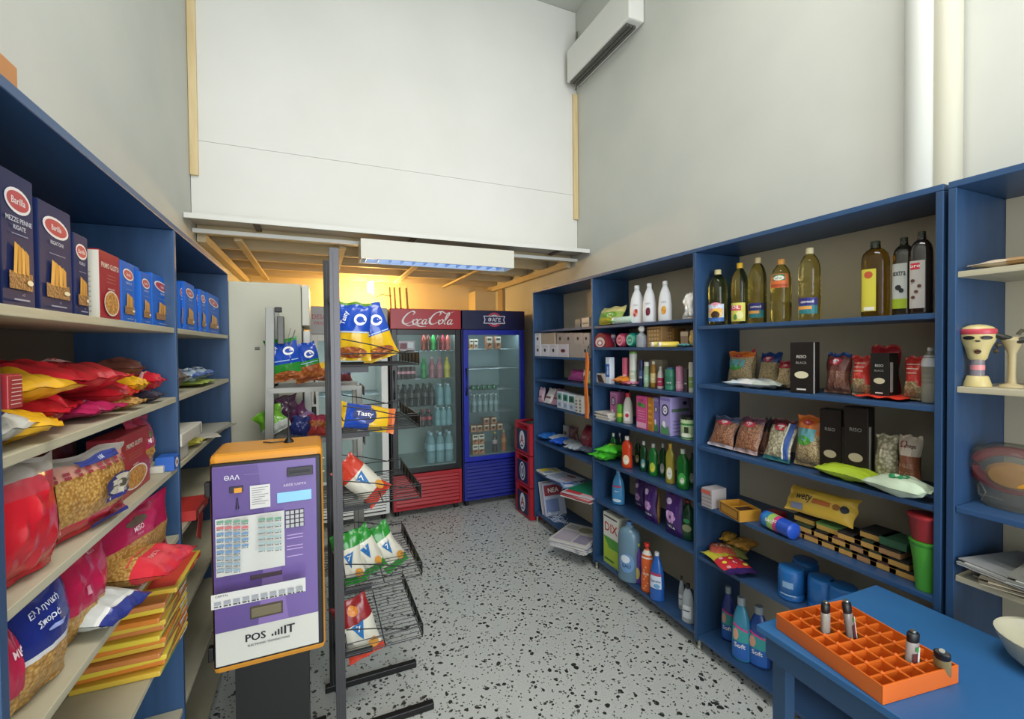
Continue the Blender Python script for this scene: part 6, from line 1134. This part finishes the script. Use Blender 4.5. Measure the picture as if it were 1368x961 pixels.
rack_bag('red and blue snack bag hanging past the posts on the upper level', 449, 470, 487, 510, 2.62, .05, zones((.4, film('6a3030')), (.8, film('28408c')), (1, film('c02c40'))), None, .2, 340, grp=SG)

# ================================================================ drinks in the fridges
def proto(kind, r_, h_, c, cap, tr=.2, band=None, lab='x'):
    m = M(c, .15, trans=tr)
    return bottle('drink_bottle', lab, 'bottle', pf(kind, r_, h_), m, capf(r_*.42, h_*.92, h_), M(cap, .4), bands=[(h_*.42, h_*.62, M(band, .35))] if band else (), n=14)
def fill(pr, pxs, z, rows, lab, grp, y=4.34):
    first = True
    for j in range(rows):
        for px in pxs:
            o = pr if first else copy_tree(pr); first = False
            n_ = ['first', 'second', 'third', 'fourth', 'fifth', 'sixth'][pxs.index(px)]
            o.location = (xat(px, y, z+.08), y+.085*j, z+.0035); o['label'] = lab + (', %s from the left' % n_) + (', back row' if j else ', front row' if rows > 1 else ''); o['group'] = grp
    return pr
def one(kind, r_, h_, c, cap, px, z, lab, tr=0, band=None, y=4.34):
    o = proto(kind, r_, h_, c, cap, tr, band, lab); o.location = (xat(px, y, z+.08), y, z+.0035); return o
# red fridge, top row
for px, c, cp, lab in [(566, '8c3424', 'c86c40', 'reddish brown drink bottle at the left of the top red fridge shelf'), (572, '5c3020', 'd8845c', 'dark bottle with orange cap on the top red fridge shelf'), (578.5, '2a9a48', 'b8d8b8', 'bright green bottle on the top red fridge shelf'), (585, '4a2c20', 'e09070', 'brown bottle beside the bright green one on the top shelf'),
        (591.5, 'a02c38', 'd87870', 'dark red bottle on the top red fridge shelf'), (598, 'b85a50', 'c8c0b0', 'pale red bottle at the right of the top red fridge shelf')]: one('cola', .026, .17, c, cp, px, 1.56, lab, 0, c)
o = carton('drink_pack', 'pink and white shrink pack at the left of the top red fridge shelf', 'pack', .15, .12, .09, 'c8a0a8', lambda g, w, h: (g.rect(-w*.45, h*.2, w*.0, h*.8, M('8c2c3c')), g.rect(w*.05, h*.3, w*.4, h*.9, M('e0dcdc')))); o.location = (xat(542, 4.34, 1.6), 4.34, 1.5645)
fill(proto('can', .027, .12, '3a2026', 'c04858', 0, 'd08898'), (532, 538.5, 545, 551), 1.29, 1, 'short pink banded drink, second red fridge shelf', 'pink banded drinks')
for px, c, cp, lab in [(566, '2c8a4c', '3ca85c', 'green drink bottle on the second red fridge shelf'), (577, 'a0606c', 'c898a0', 'pink drink bottle, left of two on the second red fridge shelf'), (587, 'a86874', 'b86c74', 'pink drink bottle, right of two on the second red fridge shelf'), (597, 'c0b03c', 'd8a82c', 'yellow drink bottle on the second red fridge shelf')]: one('cola', .032, .205, c, cp, px, 1.29, lab, .15, c)
fill(proto('cola', .032, .215, '14100e', '1c1c1c', 0, '3a3436'), (532, 541, 550, 559, 568, 577), 1.02, 2, 'dark black capped bottle, third red fridge shelf', 'dark bottles in the red fridge')
fill(proto('pet', .034, .21, '9cc4cc', 'b8d0d8', .5), (588, 598.5), 1.02, 2, 'clear water bottle, third red fridge shelf', 'water bottles, third red fridge shelf')
fill(proto('cola', .030, .16, '241012', 'b02030', 0, 'a83040'), (565, 573.5), .82, 2, 'small red labelled cola bottle, fourth red fridge shelf', 'small cola bottles')
fill(proto('pet', .030, .18, 'a4ccd4', 'b8d0d8', .5), (585, 592.5, 600), .82, 2, 'clear water bottle, fourth red fridge shelf', 'water bottles, fourth red fridge shelf')
fill(proto('pet', .042, .30, 'a4c8d0', 'a8c4d0', .5, '9cbcc8'), (576, 588, 600), .456, 2, 'large water bottle on the red fridge floor', 'large water bottles')
# blue fridge
def g_choc(g, w, h): g.rect(-w*.5, h*.5, w*.5, h, M('d8d0c0')); g.ell(0, h*.3, w*.3, h*.16, M('5a2c1c')); g.rect(-w*.35, h*.7, w*.35, h*.86, M('4c3428')); g.ell(w*.15, h*.2, w*.2, h*.08, M('d88a50'))
def cart(px, z, lab, grp, y=4.34, h_=.13, w_=.06, col='b87850', dx=0):
    o = carton('milk_carton', lab, 'carton', w_, w_, h_, col, g_choc, None, grp); o.location = (xat(px, y, z+.08), y, z+.004); return o
cart(652.5, 1.57, 'printed milk carton on the top blue fridge shelf, left of two', None, 4.34, .125); cart(664, 1.57, 'printed milk carton on the top blue fridge shelf, right of two', None, 4.34, .125)
for k, px in enumerate((629, 635)): cart(px, 1.57, ('orange and white yogurt pot pack at the top left of the blue fridge', 'pale yogurt pot pack second from the left at the top of the blue fridge')[k], None, 4.36, .10, .04, ('d89a50', 'c4c4bc')[k])
pr = proto('cola', .024, .16, '2c6a4c', 'b8c8b8', .2, None, 'green bottle lying down, base to the glass, in the blue fridge')
for k, px in enumerate((633, 640, 647, 654, 661)):
    o = pr if k == 0 else copy_tree(pr); o.rotation_euler = (-HP, 0, 0); o.location = (xat(px, 4.33, 1.18), 4.31, 1.15+.0285); o['group'] = 'green bottles lying in the blue fridge'; o['label'] = 'green bottle lying base to the glass in the blue fridge, '+['leftmost', 'second', 'third', 'fourth', 'rightmost'][k]+' of five'
fill(proto('cola', .026, .185, 'a8bcc0', 'c0c8cc', .5, '8ca0a8'), (633.5, 641, 648.5, 656, 662.5), .92, 2, 'clear glass bottle, middle blue fridge shelf', 'clear bottles in the blue fridge')
k = 0
for j, (z, xs) in enumerate(((.73, (631, 639, 648, 657, 666)), (.798, (648, 658)))):
    for px in xs:
        o = carton('milk_carton', 'brown and white drink carton, %s of the carton heap in the blue fridge' % (('lower left end', 'lower second', 'lower middle', 'lower fourth', 'lower right end')[xs.index(px)] if j == 0 else ('upper left', 'upper right')[xs.index(px)]), 'carton', .058, .09, .063, ('b88058', 'a86c48')[k % 2], lambda g, w, h: (g.ell(0, h*.5, w*.26, h*.26, M('3c1c10')), g.rect(-w*.45, h*.8, w*.45, h*.95, M('dcd0c0'))), None, 'drink cartons heaped in the blue fridge')
        o.location = (xat(px, 4.34, z+.03), 4.34, z+.0042+(.0015 if j else 0)); k += 1
for j in range(2):
    for i, px in enumerate((634, 642)): cart(px, .497+.103*j, ('lower', 'upper')[j]+(' left', ' right')[i]+' printed carton on the floor of the blue fridge', 'cartons on the blue fridge floor', 4.34, .10)
one('cola', .028, .21, '3a2c20', 'd8b840', 661, .497, 'dark bottle with a yellow cap on the floor of the blue fridge', 0, 'b89ca0'); one('cola', .030, .22, 'b86430', 'b8b078', 673, .497, 'orange bottle with an olive cap on the floor of the blue fridge', 0, 'c8783c')
